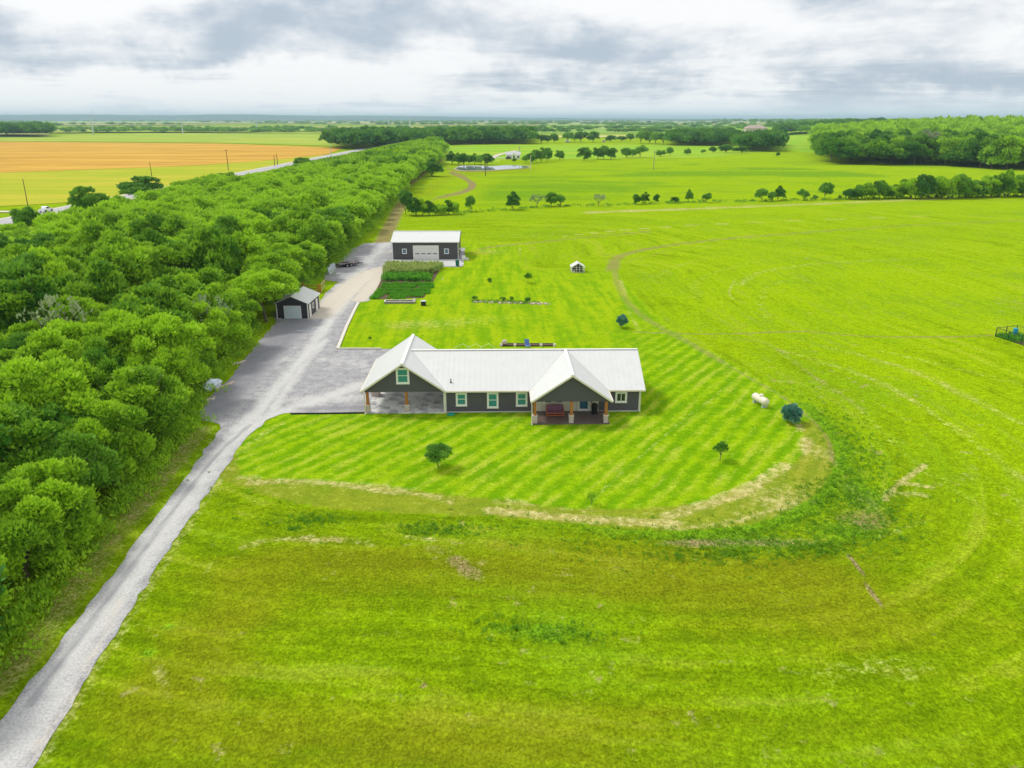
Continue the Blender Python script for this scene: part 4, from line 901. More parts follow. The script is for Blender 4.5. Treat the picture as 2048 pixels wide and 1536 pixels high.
# undergrowth at the foot of the woods and weeds along the fence line
def scrub(name, pts_, hs, L, mat, label, seed=1, cat='undergrowth'):
    rg = np.random.default_rng(seed); V, Qs, T = [], [], []; n = 0
    for (x, y, r, h) in pts_:
        m_ = int(26 * r * r / (L * L) * .16) + 6
        d = rvec(rg, m_); d[:, 2] = np.abs(d[:, 2]); p = d * np.array([r, r, h]) * rg.uniform(.5, 1, (m_, 1)) + np.array([x, y, 0])
        ax = d * .4 + rvec(rg, m_) * .5 + np.array([0, 0, .7]); ax /= np.linalg.norm(ax, axis=1, keepdims=True); sz = L * rg.uniform(.6, 1.3, m_)
        v, q, ti = leaves(rg, p, ax, d * .5 + rvec(rg, m_) * .5 + np.array([0, 0, .6]), sz, sz * .5, np.clip(rg.random() * .6 + rg.random(m_) * .4, 0, 1))
        V.append(v); Qs.append(q + n); n += len(v); T.append(ti)
    return tag(link(name, mesh_np(name, np.vstack(V), np.vstack(Qs), mat, {'tint': np.concatenate(T)})), label, cat, kind='stuff')
rg = np.random.default_rng(8); und = []
for y in np.arange(36, 330, .55):
    if 119 < y < 134: continue
    for _ in range(3): und.append((edge(y) + 1.9 + rg.normal() * 1.0 - (.6 if y > 85 else 0), y, rg.uniform(.5, 1.2), rg.uniform(.5, 1.9)))
scrub('undergrowth', und, 1, .34, leaf_green, 'low leafy undergrowth along the foot of the woodland')
fl_ = smooth_line(GN([(915, 430), (945, 424), (1026, 420), (1110, 413), (1200, 412), (1340, 407), (1520, 403), (1700, 399), (1900, 395), (2150, 390)]), 6); fr = []
for a, b in zip(fl_[:-1], fl_[1:]):
    L = np.hypot(*(b - a))
    for k in range(int(L / 1.2)):
        q = a + (b - a) * rg.random(); fr.append((q[0] + rg.normal() * .8, q[1] + rg.normal() * 1.2, rg.uniform(.6, 1.4), rg.uniform(.3, 1.0) * (1.6 if rg.random() < .1 else 1)))
scrub('fence_line_weeds', fr, 1, .6, leaf_dark, 'rough weeds growing along the far fence line', 3, 'weeds')
wd = []
for k in range(2600):
    j = rg.integers(len(outer_line)); q = outer_line[j] + rg.normal(size=2) * 1.2; c = np.array([0.0, 79])
    dd = q - c; dd /= np.hypot(*dd); q = q + dd * (abs(rg.normal()) * 2.3 + .4)
    wgt = np.clip((q[0] + 10) / 26, 0.05, 1) * np.clip((92 - q[1]) / 14, 0, 1)
    if rg.random() < wgt: wd.append((q[0], q[1]))
for (a, b, rx, ry, n) in [(1725, 1000, 2.8, 5, 260), (1690, 1065, 4.5, 2.2, 170), (1100, 1268, 3.0, 1.1, 90), (1010, 1255, 2.5, .9, 50), (865, 1060, 3.4, 1.0, 180), (620, 1040, 3.5, .8, 120), (1450, 1110, 6, 1, 200), (590, 1058, .5, .3, 25), (1630, 1095, 3, 1.2, 160), (1640, 985, 2, 2, 60)]:
    c = G(a, b)
    for k in range(n): wd.append((c.x + rg.normal() * rx * .6, c.y + rg.normal() * ry * .6))
def tufts(name, pts_, h, L, mat, label, seed=2, cat='weeds', per=6):
    rg = np.random.default_rng(seed); p0 = np.repeat(np.array(pts_), per, 0); n = len(p0); sc_ = np.repeat(rg.uniform(.6, 1.4, len(pts_)), per)
    p = np.column_stack([p0 + rg.normal(size=(n, 2)) * .10, rg.random(n) * h * .3]); ax = rvec(rg, n) * .7 + np.array([0, 0, .75]); ax /= np.linalg.norm(ax, axis=1, keepdims=True)
    v, q, ti = leaves(rg, p, ax, rvec(rg, n) + np.array([0, 0, .6]), L * sc_ * rg.uniform(.7, 1.3, n), L * .4 * sc_, np.clip(np.repeat(rg.random(len(pts_)), per) * .7 + rg.random(n) * .3, 0, 1))
    return tag(link(name, mesh_np(name, v, q, mat, {'tint': ti})), label, cat, kind='stuff')
tufts('weeds', wd, .12, .21, leaf_weed, 'lush green weeds along the outer edge of the mown lawn')

# ------------------------------------------------------------------ the house
# local frame: x along the front from its west corner, y away from the camera
hs = empty('house', G(737, 826), R(1.0), 'long single storey grey house with white metal roof, carport gable and porch gable', 'house')
ZE, ZR, ZC, SL = 2.80, 5.80, 6.06, 3.0 / 6.15
XR = 31.35; YR = 5.75
def zmain(y): return ZE + SL * (y + .4) if y <= YR else ZE + SL * (11.9 - y)
# walls: main block and carport gable walls
wl = MB()
wl.box(8.80, XR, 0.0, .18, 0, 2.70); wl.box(8.80, XR, 11.32, 11.5, 0, 2.70)
wl.box(8.80, 8.98, .18, 11.32, 0, 2.72)
wl.prism([(XR - .18, .18, 0), (XR - .18, 11.32, 0), (XR - .18, 11.32, zmain(11.32) - .10), (XR - .18, YR, ZR - .10), (XR - .18, .18, zmain(.18) - .10)], (.18, 0, 0))
wl.build('wall', siding, hs)
CX, CW = 4.15, 4.8
sc_ = (ZC - ZE) / CW
def zc_(x): return ZC - sc_ * abs(x - CX)
gw = MB()
for y0 in (-.02, 11.36):
    gw.prism([(-.28, y0, 2.56), (8.80, y0, 2.56), (8.80, y0, zc_(8.80) - .10), (CX, y0, ZC - .10), (-.28, y0, zc_(-.28) - .10)], (0, .16, 0))
gw.box(-.28, -.12, .14, 11.36, 2.42, 2.76)
gw.build('gable_wall', siding, hs, label='dark grey gable above the open carport')
PX, PW = 23.10, 4.45
sp2 = (ZR - ZE) / PW
def zp_(x): return ZR - sp2 * abs(x - PX)
gp = MB()
gp.prism([(18.85, -3.55, 2.62), (27.15, -3.55, 2.62), (27.15, -3.55, zp_(27.15) - .10), (PX, -3.55, ZR - .10), (18.85, -3.55, zp_(18.85) - .10)], (0, .16, 0))
gp.box(18.85, 19.0, -3.39, -.01, 2.50, 2.78); gp.box(27.0, 27.15, -3.39, -.01, 2.50, 2.78)
gp.build('gable_wall', siding, hs, label='dark grey gable above the covered porch')
cl = MB(); cl.box(-.1, 8.78, .15, 11.34, 2.60, 2.66); cl.build('carport_ceiling', trim_white, hs)
cl = MB(); cl.box(19.02, 26.98, -3.38, -.02, 2.60, 2.66); cl.build('porch_ceiling', trim_white, hs)
pw = MB(); pw.box(19.15, 26.55, -.05, -.005, .12, 2.60); pw.build('porch_wall', board_batten, hs, label='cream board and batten wall at the back of the porch')
fo = MB(); fo.box(8.9, XR + .03, -.04, 11.54, -.02, .13); fo.build('foundation', concrete, hs)
ps = MB(); ps.box(18.75, 27.35, -3.85, -.06, -.02, .11); ps.build('porch_slab', porch_slab, hs, bevel=.01, label='brown stamped concrete porch floor')
cs = MB(); cs.box(-.35, 8.88, -.22, 11.7, -.02, .08); cs.build('carport_slab', stained_slab, hs, bevel=.01, label='pale carport slab with dark tyre stains')
# roof slabs
TH = .10
def slab(mb, pts): mb.prism([(x, y, z) for x, y, z in pts], (0, 0, -TH))
rf = MB()
xv = CX + (ZC - ZR) / sc_
slab(rf, [(CX + (ZC - ZE) / sc_, -.4, ZE), (XR + .45, -.4, ZE), (XR + .45, YR, ZR), (xv, YR, ZR)])
slab(rf, [(xv, YR, ZR), (XR + .45, YR, ZR), (XR + .45, 11.9, ZE), (CX + (ZC - ZE) / sc_, 11.9, ZE)])
e = .004
slab(rf, [(CX, -.4, ZC + e), (CX, 11.9, ZC + e), (CX - CW - .0, 11.9, ZE + e), (CX - CW, -.4, ZE + e)])
slab(rf, [(CX, -.4, ZC + e), (CX + CW, -.4, ZE + e), (xv, YR, ZR + e), (CX + CW, 11.9, ZE + e), (CX, 11.9, ZC + e)])
slab(rf, [(PX, -3.95, ZR + e), (PX, YR, ZR + e), (PX - PW, -.4, ZE + e), (PX - PW, -3.95, ZE + e)])
slab(rf, [(PX, -3.95, ZR + e), (PX + PW, -3.95, ZE + e), (PX + PW, -.4, ZE + e), (PX, YR, ZR + e)])
roof = rf.build('roof', roof_white, hs, label='white standing seam metal roof')
rb = MB(); x = xv + .3
while x < XR + .45:
    ylo = -.4
    if x < CX + CW: ylo = -.4 + (zc_(x) - ZE) / SL
    if ylo < YR: rb.bar((x, ylo, zmain(ylo) + .012), (x, YR, ZR + .006), .04, .02)
    rb.bar((x, 11.9, ZE + .012), (x, YR, ZR + .006), .04, .02); x += .62
y = -.1
while y < 11.8:
    rb.bar((CX - CW, y, ZE + .014), (CX, y, ZC + .006), .04, .02)
    zl = max(ZE, zmain(y)); xr = CX + (ZC - zl) / sc_
    if xr > CX + .2: rb.bar((xr, y, zl + .014), (CX, y, ZC + .006), .04, .02)
    y += .62
y = -3.6
while y < YR - .3:
    zl = ZE if y < -.4 else zmain(y); dx_ = (ZR - zl) / sp2
    for s_ in (-1, 1): rb.bar((PX + s_ * dx_, y, zl + .014), (PX, y, ZR + .006), .04, .02)
    y += .62
rb.build('seam', roof_white, roof)
rc = MB()
rc.bar((xv, YR, ZR + .03), (XR + .47, YR, ZR + .03), .34, .05); rc.bar((CX, -.42, ZC + .03), (CX, 11.92, ZC + .03), .34, .05); rc.bar((PX, -3.97, ZR + .035), (PX, YR - .1, ZR + .035), .34, .05)
rc.build('ridge_cap', trim_white, roof)
vl = MB()
dk = pmat('valley_metal', (0.55, 0.55, 0.53), .5)
vl.bar((CX + CW, -.4, ZE + .01), (xv, YR, ZR + .01), .16, .03); vl.bar((PX - PW, -.4, ZE + .01), (PX, YR, ZR + .012), .14, .03); vl.bar((PX + PW, -.4, ZE + .01), (PX, YR, ZR + .012), .14, .03)
vl.build('valley_flashing', dk, roof)
vp = MB(); vp.tube((9.55, .8, 3.35), (9.55, .8, 3.85), .06); vp.tube((9.55, .8, 3.36), (9.55, .8, 3.46), .13, .08); vp.build('vent_pipe', dark_steel, roof)
# fascias, rakes, gutters
for q in ((CX + CW, PX - PW - .02, -.52, -.405), (PX + PW + .02, XR + .47, -.52, -.405), (CX - CW - .12, CX - CW - .005, -.40, 11.9), (PX - PW - .12, PX - PW - .005, -3.9, -.41), (PX + PW + .005, PX + PW + .12, -3.9, -.41), (CX + CW, XR + .45, 11.905, 12.02)):
    MB().box(*q, ZE - .17, ZE - .01).build('gutter', cream_trim, hs)
rk = MB()
def rake(cx, half, y, zt, zb):
    for s_ in (-1, 1):
        rk.prism([(cx, y, zt + .02), (cx + s_ * half, y, zb + .02), (cx + s_ * half, y, zb - .20), (cx, y, zt - .20)], (0, .05, 0))
        rk.prism([(cx, y + .05, zt - TH - .05), (cx + s_ * (half - .1), y + .05, zb - TH - .05), (cx + s_ * (half - .1), y + .05, zb - TH - .09), (cx, y + .05, zt - TH - .09)], (0, .36, 0))
rake(CX, CW, -.455, ZC, ZE); rake(PX, PW, -4.005, ZR, ZE)
rk.prism([(XR + .455, -.4, ZE + .02), (XR + .455, YR, ZR + .02), (XR + .455, 11.9, ZE + .02), (XR + .455, 11.9, ZE - .18), (XR + .455, YR, ZR - .18), (XR + .455, -.4, ZE - .18)], (.04, 0, 0))
rk.build('rake_trim', cream_trim, hs)
so = MB(); so.box(CX + CW, PX - PW, -.40, -.01, ZE - .14, ZE - .11); so.box(PX + PW, XR + .44, -.40, -.01, ZE - .14, ZE - .11); so.build('soffit', cream_trim, hs)
def downspout(x, y, ztop=ZE - .12, off=(0, 0)):
    m = MB(); m.bar((x + off[0], y + off[1], ztop), (x, y, ztop - .35), .10, .09); m.bar((x, y, ztop - .35), (x, y, .15), .10, .09); m.bar((x, y, .15), (x, y - .25, .05), .10, .09)
    m.build('downspout', cream_trim, hs)
downspout(-.30, -.30, off=(-.35, 0)); downspout(8.92, -.12, off=(0, -.3)); downspout(18.70, -3.85, off=(-.1, 0)); downspout(XR + .02, -.08, off=(0, -.35))
cb = MB(); cb.box(8.70, 8.86, -.06, .0, .12, 2.60); cb.box(8.86, 9.02, -.05, -.005, .12, 2.62); cb.box(XR - .14, XR + .03, -.03, -.002, .12, 2.64); cb.build('corner_board', trim_white, hs)
# windows
def window(x, z0, wd, ht, y=0.0, glass=teal_glass, split='h', parent=hs, tr=.17, lab=None, curtain=True):
    f = MB(); x0, x1, z1 = x - wd / 2, x + wd / 2, z0 + ht
    f.box(x0, x0 + tr, y - .05, y - .003, z0, z1); f.box(x1 - tr, x1, y - .05, y - .003, z0, z1)
    f.box(x0 + tr, x1 - tr, y - .05, y - .003, z1 - tr, z1); f.box(x0 + tr, x1 - tr, y - .05, y - .003, z0, z0 + tr); f.box(x0 - .03, x1 + .03, y - .09, y - .051, z0 - .03, z0 + .05)
    o = f.build('window', trim_white, parent, label=lab)
    if split == 'h': bars = [(x0 + tr, x1 - tr, z0 + ht * .52 - .035, z0 + ht * .52 + .035)]
    elif split == 'v': bars = [(x - .035, x + .035, z0 + tr, z1 - tr)]
    else: bars = []
    ax, bx, az_, bz = x0 + tr, x1 - tr, z0 + tr, z1 - tr
    s_ = MB()
    for q in bars: s_.box(q[0], q[1], y - .034, y - .006, q[2], q[3])
    for q in ((ax, ax + .05, az_, bz), (bx - .05, bx, az_, bz), (ax + .05, bx - .05, bz - .05, bz), (ax + .05, bx - .05, az_, az_ + .05)): s_.box(q[0], q[1], y - .034, y - .006, q[2], q[3])
    s_.build('sash', trim_white, o)
    p = MB(); p.box(ax, bx, y - .016, y - .004, az_, bz); p.build('pane', glass, o)
    return o
window(4.15, 3.55, 1.50, 1.90, -.02)
window(10.75, .80, 1.28, 1.62); window(14.35, .52, 1.32, 1.92); window(17.68, .72, 1.32, 1.72)
window(29.15, 1.10, 1.35, 1.32, glass=dark_glass, split='v', lab='small square window with dark panes')
window(20.75, 1.0, 1.15, 1.35, -.06, dark_glass, lab='dark left porch window behind the glider'); window(22.05, 1.0, 1.15, 1.35, -.06, dark_glass)
# porch door
d = MB(); d.box(24.22, 24.36, -.12, -.055, .12, 2.45); d.box(25.36, 25.50, -.12, -.055, .12, 2.45); d.box(24.36, 25.36, -.12, -.055, 2.31, 2.45); d.box(24.36, 25.36, -.10, -.055, .12, .40)
d = d.build('door', trim_white, hs, label='white framed porch door with teal glass')
m = MB(); m.box(24.40, 25.32, -.09, -.06, .40, 2.30); m.build('pane', blue_glass, d)
m = MB(); m.tube((25.24, -.12, 1.15), (25.24, -.17, 1.15), .03); m.build('handle', dark_steel, d)
for zz in (1.75, 1.1): MB().box(25.72, 25.84, -.11, -.055, zz, zz + .22).build('wall_box', dark_steel, hs)
# pillars: cedar post on a brick base
def pillar(x, y, hb, ht, wb=.52, wp=.30, full=False):
    m = MB(); m.box(x - wb / 2, x + wb / 2, y - wb / 2, y + wb / 2, .06, hb); p = m.build('pillar', brick, hs, bevel=.008)
    c = MB(); c.box(x - wb / 2 - .04, x + wb / 2 + .04, y - wb / 2 - .04, y + wb / 2 + .04, hb, hb + .07); c.build('cap', pale_block, p)
    if not full:
        q = MB(); q.box(x - wp / 2, x + wp / 2, y - wp / 2, y + wp / 2, hb + .07, ht); q.box(x - wp / 2 - .05, x + wp / 2 + .05, y - wp / 2 - .05, y + wp / 2 + .05, hb + .07, hb + .19)
        if ht > 2.5: q.bar((x, y, ht - .75), (x - .55, y, ht - .1), .12) if False else None
        q.build('post', wood, p)
pillar(-.02, .12, .95, 2.55); pillar(4.45, .12, .95, 2.55); pillar(-.02, 5.75, 1.0, 2.42, .95, .34); pillar(-.02, 11.3, .95, 2.55)
pillar(19.05, -3.45, .95, 2.60); pillar(23.10, -3.45, .95, 2.60); pillar(26.95, -3.45, .95, 2.60)

def hl_(x, y, z=0): return hs.matrix_world @ Vector((x, y, z)) if False else Vector((hs.location.x + x * math.cos(R(1)) - y * math.sin(R(1)), hs.location.y + x * math.sin(R(1)) + y * math.cos(R(1)), z))
# glider bench on the porch
g = empty('glider_bench', hl_(21.45, -1.35, .11), R(1), 'red timber glider bench with purple cushions on the porch', 'bench')
m = MB()
for sx in (-.95, .95):
    m.bar((sx, -.45, .06), (sx, .45, .06), .09); m.bar((sx, -.40, .1), (sx, -.34, .62), .08); m.bar((sx, .38, .1), (sx, .44, 1.1), .08); m.bar((sx, -.45, .64), (sx, .45, .66), .12, .05)
m.bar((-.95, -.42, .14), (.95, -.42, .14), .07, .09); m.bar((-.95, -.36, .36), (.95, -.36, .36), .06, .10); m.bar((-.95, .42, .14), (.95, .42, .14), .07, .09); m.bar((-.95, .44, 1.08), (.95, .44, 1.08), .07, .12)
m.build('frame', red_wood, g, bevel=.006)
m = MB()
for k in range(6): m.box(-.93, .93, -.36 + k * .13, -.26 + k * .13, .38, .41)
m.build('seat', red_wood, g)
m = MB()
for k in range(13): m.bar((-.88 + k * .146, .36, .42), (-.88 + k * .146, .45, 1.05), .08, .025)
m.build('backrest', red_wood, g)
for sx in (-.46, .46):
    m = MB(); m.box(sx - .43, sx + .43, -.36, .24, .42, .56); m.build('seat_cushion', cushion, g, bevel=.05)
    m = MB(); m.prism([(sx - .42, .20, .57), (sx + .42, .20, .57), (sx + .42, .34, 1.18), (sx - .42, .34, 1.18)], (0, .13, .02)); m.build('back_cushion', cushion, g, bevel=.04)
# covered grill
m = MB(); m.lathe((0, 0, .02), (0, 0, 1), [(0, .36), (.25, .34), (.7, .38), (1.0, .40), (1.18, .33), (1.28, .16), (1.31, .02)], 14)
m.build('covered_grill', black, None, loc=hl_(26.0, -.95, .11), smooth=False, label='rounded barbecue grill under a black cover on the porch', cat='grill')
# teal garden hose reel by the carport corner
hr = empty('garden_hose', hl_(9.55, -.75, 0), .2, 'coiled teal garden hose lying by the carport corner of the house', 'garden hose')
m = MB()
for k in range(4):
    r_ = .45 - .05 * k; n = 20
    for i in range(n):
        a, b = 2 * math.pi * i / n, 2 * math.pi * (i + 1) / n
        m.tube((r_ * math.cos(a), r_ * .6 * math.sin(a), .05 + .05 * k), (r_ * math.cos(b), r_ * .6 * math.sin(b), .05 + .05 * k), .035, n=6)
m.build('coil', teal_hose, hr)
m = MB(); m.bar((.4, .1, .05), (.9, .3, .04), .05); m.build('nozzle', dark_steel, hr)

# lawn edging of pale concrete
def edging(name, pts, wd, ht, label, mat=pale_block):
    m = MB(); l = [G(*p) for p in pts]
    for a, b in zip(l[:-1], l[1:]): m.bar(Vector((a.x, a.y, ht / 2)), Vector((b.x, b.y, ht / 2)), wd, ht)
    return m.build(name, mat, label=label, cat='edging')
edging('lawn_edging', [(717, 606.5), (712, 615), (694, 652), (675.5, 698.5)], .45, .22, 'pale concrete edging slanting along the back lawn beside the gravel')
edging('lawn_edging', [(676.5, 699), (763, 699)], .26, .24, 'pale concrete edging running level behind the gravel parking bay')
edging('lawn_edging', [(581, 828.5), (650, 828), (732, 826.7)], .16, .16, 'thin dark edging between gravel bay and front lawn', dark_steel)

# back patio bed and things glimpsed over the ridge
b0 = G(1002, 693); b1 = G(1109, 694)
pb = empty('raised_bed', (b0.x, b0.y, 0), 0, 'low raised bed with white corner blocks behind the house', 'raised bed'); L = b1.x - b0.x
m = MB(); m.box(0, L, 0, .15, 0, .18); m.box(0, L, 1.05, 1.2, 0, .18); m.box(0, .15, .15, 1.05, 0, .18); m.box(L - .15, L, .15, 1.05, 0, .18); m.build('border', dark_steel, pb)
m = MB(); m.box(.15, L - .15, .15, 1.05, 0, .13); m.build('soil', soil_mat, pb)
for k in (0, .26, .5, .75, 1.0): MB().box(L * k - .2, L * k + .2, -.12, .14 + .1, 0, .4).build('corner_block', pale_block, pb, bevel=.02)
c0 = G(1055, 694)
ch = empty('patio_chair', (c0.x, c0.y - .9, 0), .3, 'folding chair with blue seat behind the house ridge', 'chair')
m = MB()
for sx in (-.35, .35): m.bar((sx, -.3, 0), (sx, .3, .9), .05); m.bar((sx, .3, 0), (sx, -.3, .5), .05)
m.build('frame', steel, ch)
m = MB(); m.box(-.34, .34, -.3, .3, .44, .50); m.build('seat', blue_cloth, ch)
m = MB(); m.prism([(-.34, .28, .5), (.34, .28, .5), (.34, .5, 1.35), (-.34, .5, 1.35)], (0, .05, 0)); m.build('backrest', blue_cloth, ch)
c1 = G(1009, 694); m = MB(); m.lathe((0, 0, 0), (0, 0, 1), [(0, .35), (.3, .42), (.55, .30)], 9); m.build('flower_pot', rock, loc=(c1.x, c1.y + .7, .33), label='round earthen pot at the left end of the raised bed', cat='pot')
c2 = G(938, 696); m = MB()
for k in range(3): m.tube((-2.2 + k * 1.9, 0, .02), (-.9 + k * 1.9, .4, .55), .018, n=6); m.tube((-.9 + k * 1.9, .4, .55), (.1 + k * 1.9, 0, .02), .018, n=6)
m.build('wire_frame', trim_white, loc=(c2.x, c2.y, 0), label='thin white hoop frame on the lawn behind the carport', cat='frame')

# ------------------------------------------------------------------ workshop
w0 = G(786, 519.5)
ws = empty('workshop', w0, R(.8), 'large grey metal workshop with white roof and wide roller door', 'workshop')
WL, WD, WH, WR = 15.75, 12.3, 4.25, 5.80
for y0 in (0, WD - .15): MB().box(0, WL, y0, y0 + .15, 0, WH).build('wall', shop_siding, ws)
for x0 in (0, WL - .15): MB().prism([(x0, .15, 0), (x0, WD - .15, 0), (x0, WD - .15, WH), (x0, WD / 2, WR - .08), (x0, .15, WH)], (.15, 0, 0)).build('end_wall', shop_siding, ws)
m = MB(); so_ = (WR - WH) / (WD / 2)
for (ya, yb) in ((-.3, WD / 2), (WD + .3, WD / 2)): m.prism([(-.35, ya, WH - .02), (WL + .35, ya, WH - .02), (WL + .35, yb, WR + .06), (-.35, yb, WR + .06)], (0, 0, .10))
rf = m.build('roof', roof_white, ws, label='white metal roof')
m = MB(); x = -.1
while x < WL + .3: m.bar((x, -.3, WH + .10), (x, WD / 2, WR + .18), .05, .04); x += .62
m.build('seam', roof_white, rf)
m = MB(); m.bar((-.36, WD / 2, WR + .19), (WL + .36, WD / 2, WR + .19), .4, .06); m.build('ridge_cap', trim_white, rf)
m = MB(); m.box(-.35, WL + .35, -.42, -.305, WH - .12, WH + .08); m.build('gutter', trim_white, ws)
m = MB(); m.box(-.04, .08, -.035, -.003, 0, WH - .1); m.box(WL - .08, WL + .04, -.035, -.003, 0, WH - .1); m.box(WL + .003, WL + .035, 0, .12, 0, WH - .1); m.build('corner_trim', trim_white, ws)
m = MB(); m.box(5.05, 10.95, -.07, -.003, 0, 3.30); dr = m.build('roller_door', pmat('door_white', (0.72, 0.72, 0.68), .5, var=.05, bands=(2, .66, .04, .015, .35)), ws)
for k in range(4): MB().box(5.45 + k * 1.42, 6.40 + k * 1.42, -.085, -.071, 1.35, 1.55).build('pane', dark_glass, dr)
m = MB(); m.box(4.92, 5.05, -.08, -.003, 0, 3.42); m.box(10.95, 11.08, -.08, -.003, 0, 3.42); m.box(5.05, 10.95, -.08, -.003, 3.30, 3.42); m.build('door_frame', trim_white, ws)
for xx in (2.85, 12.95): window(xx, 1.45, 1.10, 1.20, 0, blue_glass, parent=ws, tr=.11)
m = MB(); m.box(WL + .16, WL + 1.3, 2.0, 2.9, 2.15, 2.25); m.build('side_awning', trim_white, ws)
ap = GN([(779, 534), (925, 533.5), (921, 519), (785, 520)])
apc = MB(); apc.prism([(x, y, .06) for x, y in ap], (0, 0, .05)); apc.build('apron', concrete, kind='structure', label='pale concrete apron before the workshop', cat='slab')
bn = G(915, 533)
gb = empty('wheeled_bin', (bn.x, bn.y, .11), 0, 'tall dark green wheeled bin at the workshop apron corner', 'bin')
m = MB(); m.box(-.36, .36, -.38, .38, .08, 1.28, taper=-.06); m.build('body', green_bin, gb, bevel=.02)
m = MB(); m.box(-.46, .46, -.48, .46, 1.285, 1.38, taper=.03); m.build('lid', green_bin, gb)
for sx in (-.34, .34): MB().tube((sx - .04, .42, .12), (sx + .04, .42, .12), .12).build('wheel', rubber, gb)
fr_ = G(925, 520); m = MB()
for k in range(5): a = k * 1.3; m.box(math.cos(a) * .5 - .3, math.cos(a) * .5 + .3, k * .5 - 1.2, k * .5 - .8, 0, .3 + .2 * (k % 2))
m.build('block_pile', pale_block, loc=(fr_.x + .8, fr_.y + .5, 0), bevel=.03, label='white blocks lying beside the east wall of the workshop', cat='blocks')
cn = G(922, 523); m = MB(); m.box(-.45, .45, -.4, .4, 0, .95); m.build('outdoor_unit', trim_white, loc=(cn.x + .5, cn.y + 2.4, 0), bevel=.03, label='small white unit standing at the workshop east wall', cat='air conditioner')

# ------------------------------------------------------------------ small garage by the trees
s0 = G(555, 637)
sg = empty('small_garage', s0, R(-.5), 'small dark garage with white roller door under the trees', 'garage')
SW, SD, SE, SR = 5.3, 7.6, 2.62, 3.80
m = MB()
for y0 in (0, SD - .12): MB().prism([(0, y0, 0), (SW, y0, 0), (SW, y0, SE), (SW / 2, y0, SR - .06), (0, y0, SE)], (0, .12, 0)).build('wall', shed_siding, sg)
for x0 in (0, SW - .12): MB().box(x0, x0 + .12, .12, SD - .12, 0, SE).build('side_wall', shed_side, sg)
m = MB()
for s_ in (-1, 1): m.prism([(SW / 2, -.3, SR), (SW / 2 + s_ * (SW / 2 + .28), -.3, SE - .06), (SW / 2 + s_ * (SW / 2 + .28), SD + .3, SE - .06), (SW / 2, SD + .3, SR)], (0, 0, .08))
rf = m.build('roof', roof_white, sg)
m = MB(); y = -.2
while y < SD + .3:
    for s_ in (-1, 1): m.bar((SW / 2, y, SR + .09), (SW / 2 + s_ * (SW / 2 + .28), y, SE + .03), .04, .03)
    y += .5
m.build('seam', roof_white, rf)
m = MB(); m.box(1.35, 4.05, -.06, -.003, 0, 2.12); m.build('roller_door', pmat('door_pale_blue', (0.60, 0.70, 0.74), .5, bands=(2, .36, .07, .012, .3)), sg)
m = MB(); m.box(1.24, 1.35, -.07, -.003, 0, 2.22); m.box(4.05, 4.16, -.07, -.003, 0, 2.22); m.box(1.35, 4.05, -.07, -.003, 2.12, 2.22); m.build('door_frame', trim_white, sg)
m = MB(); m.box(-.06, .09, -.05, -.002, 0, SE - .05); m.box(SW - .09, SW + .05, -.05, -.002, 0, SE - .05); m.box(SW + .002, SW + .05, 0, .14, 0, SE - .1); m.box(SW + .002, SW + .05, SD - .14, SD, 0, SE - .1); m.box(SW + .002, SW + .06, .9, 1.9, 0, 2.2); m.build('corner_trim', trim_white, sg)
d = MB().box(SW + .004, SW + .06, 5.2, 6.3, .05, 2.15).build('side_door', trim_white, sg)
m = MB(); m.tube((SW + .06, 5.35, 1.0), (SW + .12, 5.35, 1.0), .04); m.build('handle', dark_steel, d)
wn = MB().box(SW + .004, SW + .06, 2.9, 3.9, 1.05, 2.0).build('window', trim_white, sg); MB().box(SW + .061, SW + .075, 3.05, 3.75, 1.2, 1.85).build('pane', dark_glass, wn)
ds = G(560, 640); m = MB(); m.bar((0, 0, .06), (.55, .22, .05), .18, .08); m.build('splash_block', trim_white, loc=(s0.x + .1, s0.y - .45, 0), label='small white splash block at the front corner of the dark garage', cat='splash block')

# timber gate by the garage
p0, p1 = G(638.5, 586), G(648, 575)
tg = empty('timber_gate', (p0.x, p0.y, 0), 0, 'open cedar timber gate between the small garage and the trees', 'gate')
m = MB()
for (a, b) in ((-.1, -.2), (.25, .1), (-3.2, .8)): m.box(a - .13, a + .13, b - .13, b + .13, 0, 1.75)
m.build('gate_post', wood, tg)
q = p1 - p0; m = MB()
m.bar((.3, .1, .25), (q.x + .2, q.y, .25), .07, .14); m.bar((.3, .1, 1.45), (q.x + .2, q.y, 1.45), .07, .14); m.bar((q.x + .2, q.y, .2), (q.x + .2, q.y, 1.5), .10); m.bar((.3, .1, .85), (q.x + .2, q.y, .85), .04)
m.build('gate_leaf', pmat('pale_timber', (.62, .45, .28), .7, var=.15), tg)
m = MB()
for z_ in (.4, .9, 1.4): m.bar((-.1, -.2, z_), (-3.2, .8, z_), .05, .13)
m.build('rail', wood, tg)

# leaning light blue panels by the trailer
for k, (a, b) in enumerate([(668, 547), (672, 541)]):
    q = G(a, b); pn = MB(); pn.prism([(-.1, -1.3, 0), (-.1, 1.3, 0), (-.35, 1.3, 1.5), (-.35, -1.3, 1.5)], (.07, 0, 0))
    for j in range(5): pn.bar((-.04, -1.2 + j * .6, .02), (-.28, -1.2 + j * .6, 1.5), .06)
    pn.build('fence_panel', galv, loc=(q.x - .5, q.y, 0), rz=R(-12), label=('front' if k == 0 else 'rear') + ' of the grey blue metal panels leaning at the trees near the trailer', cat='panel')

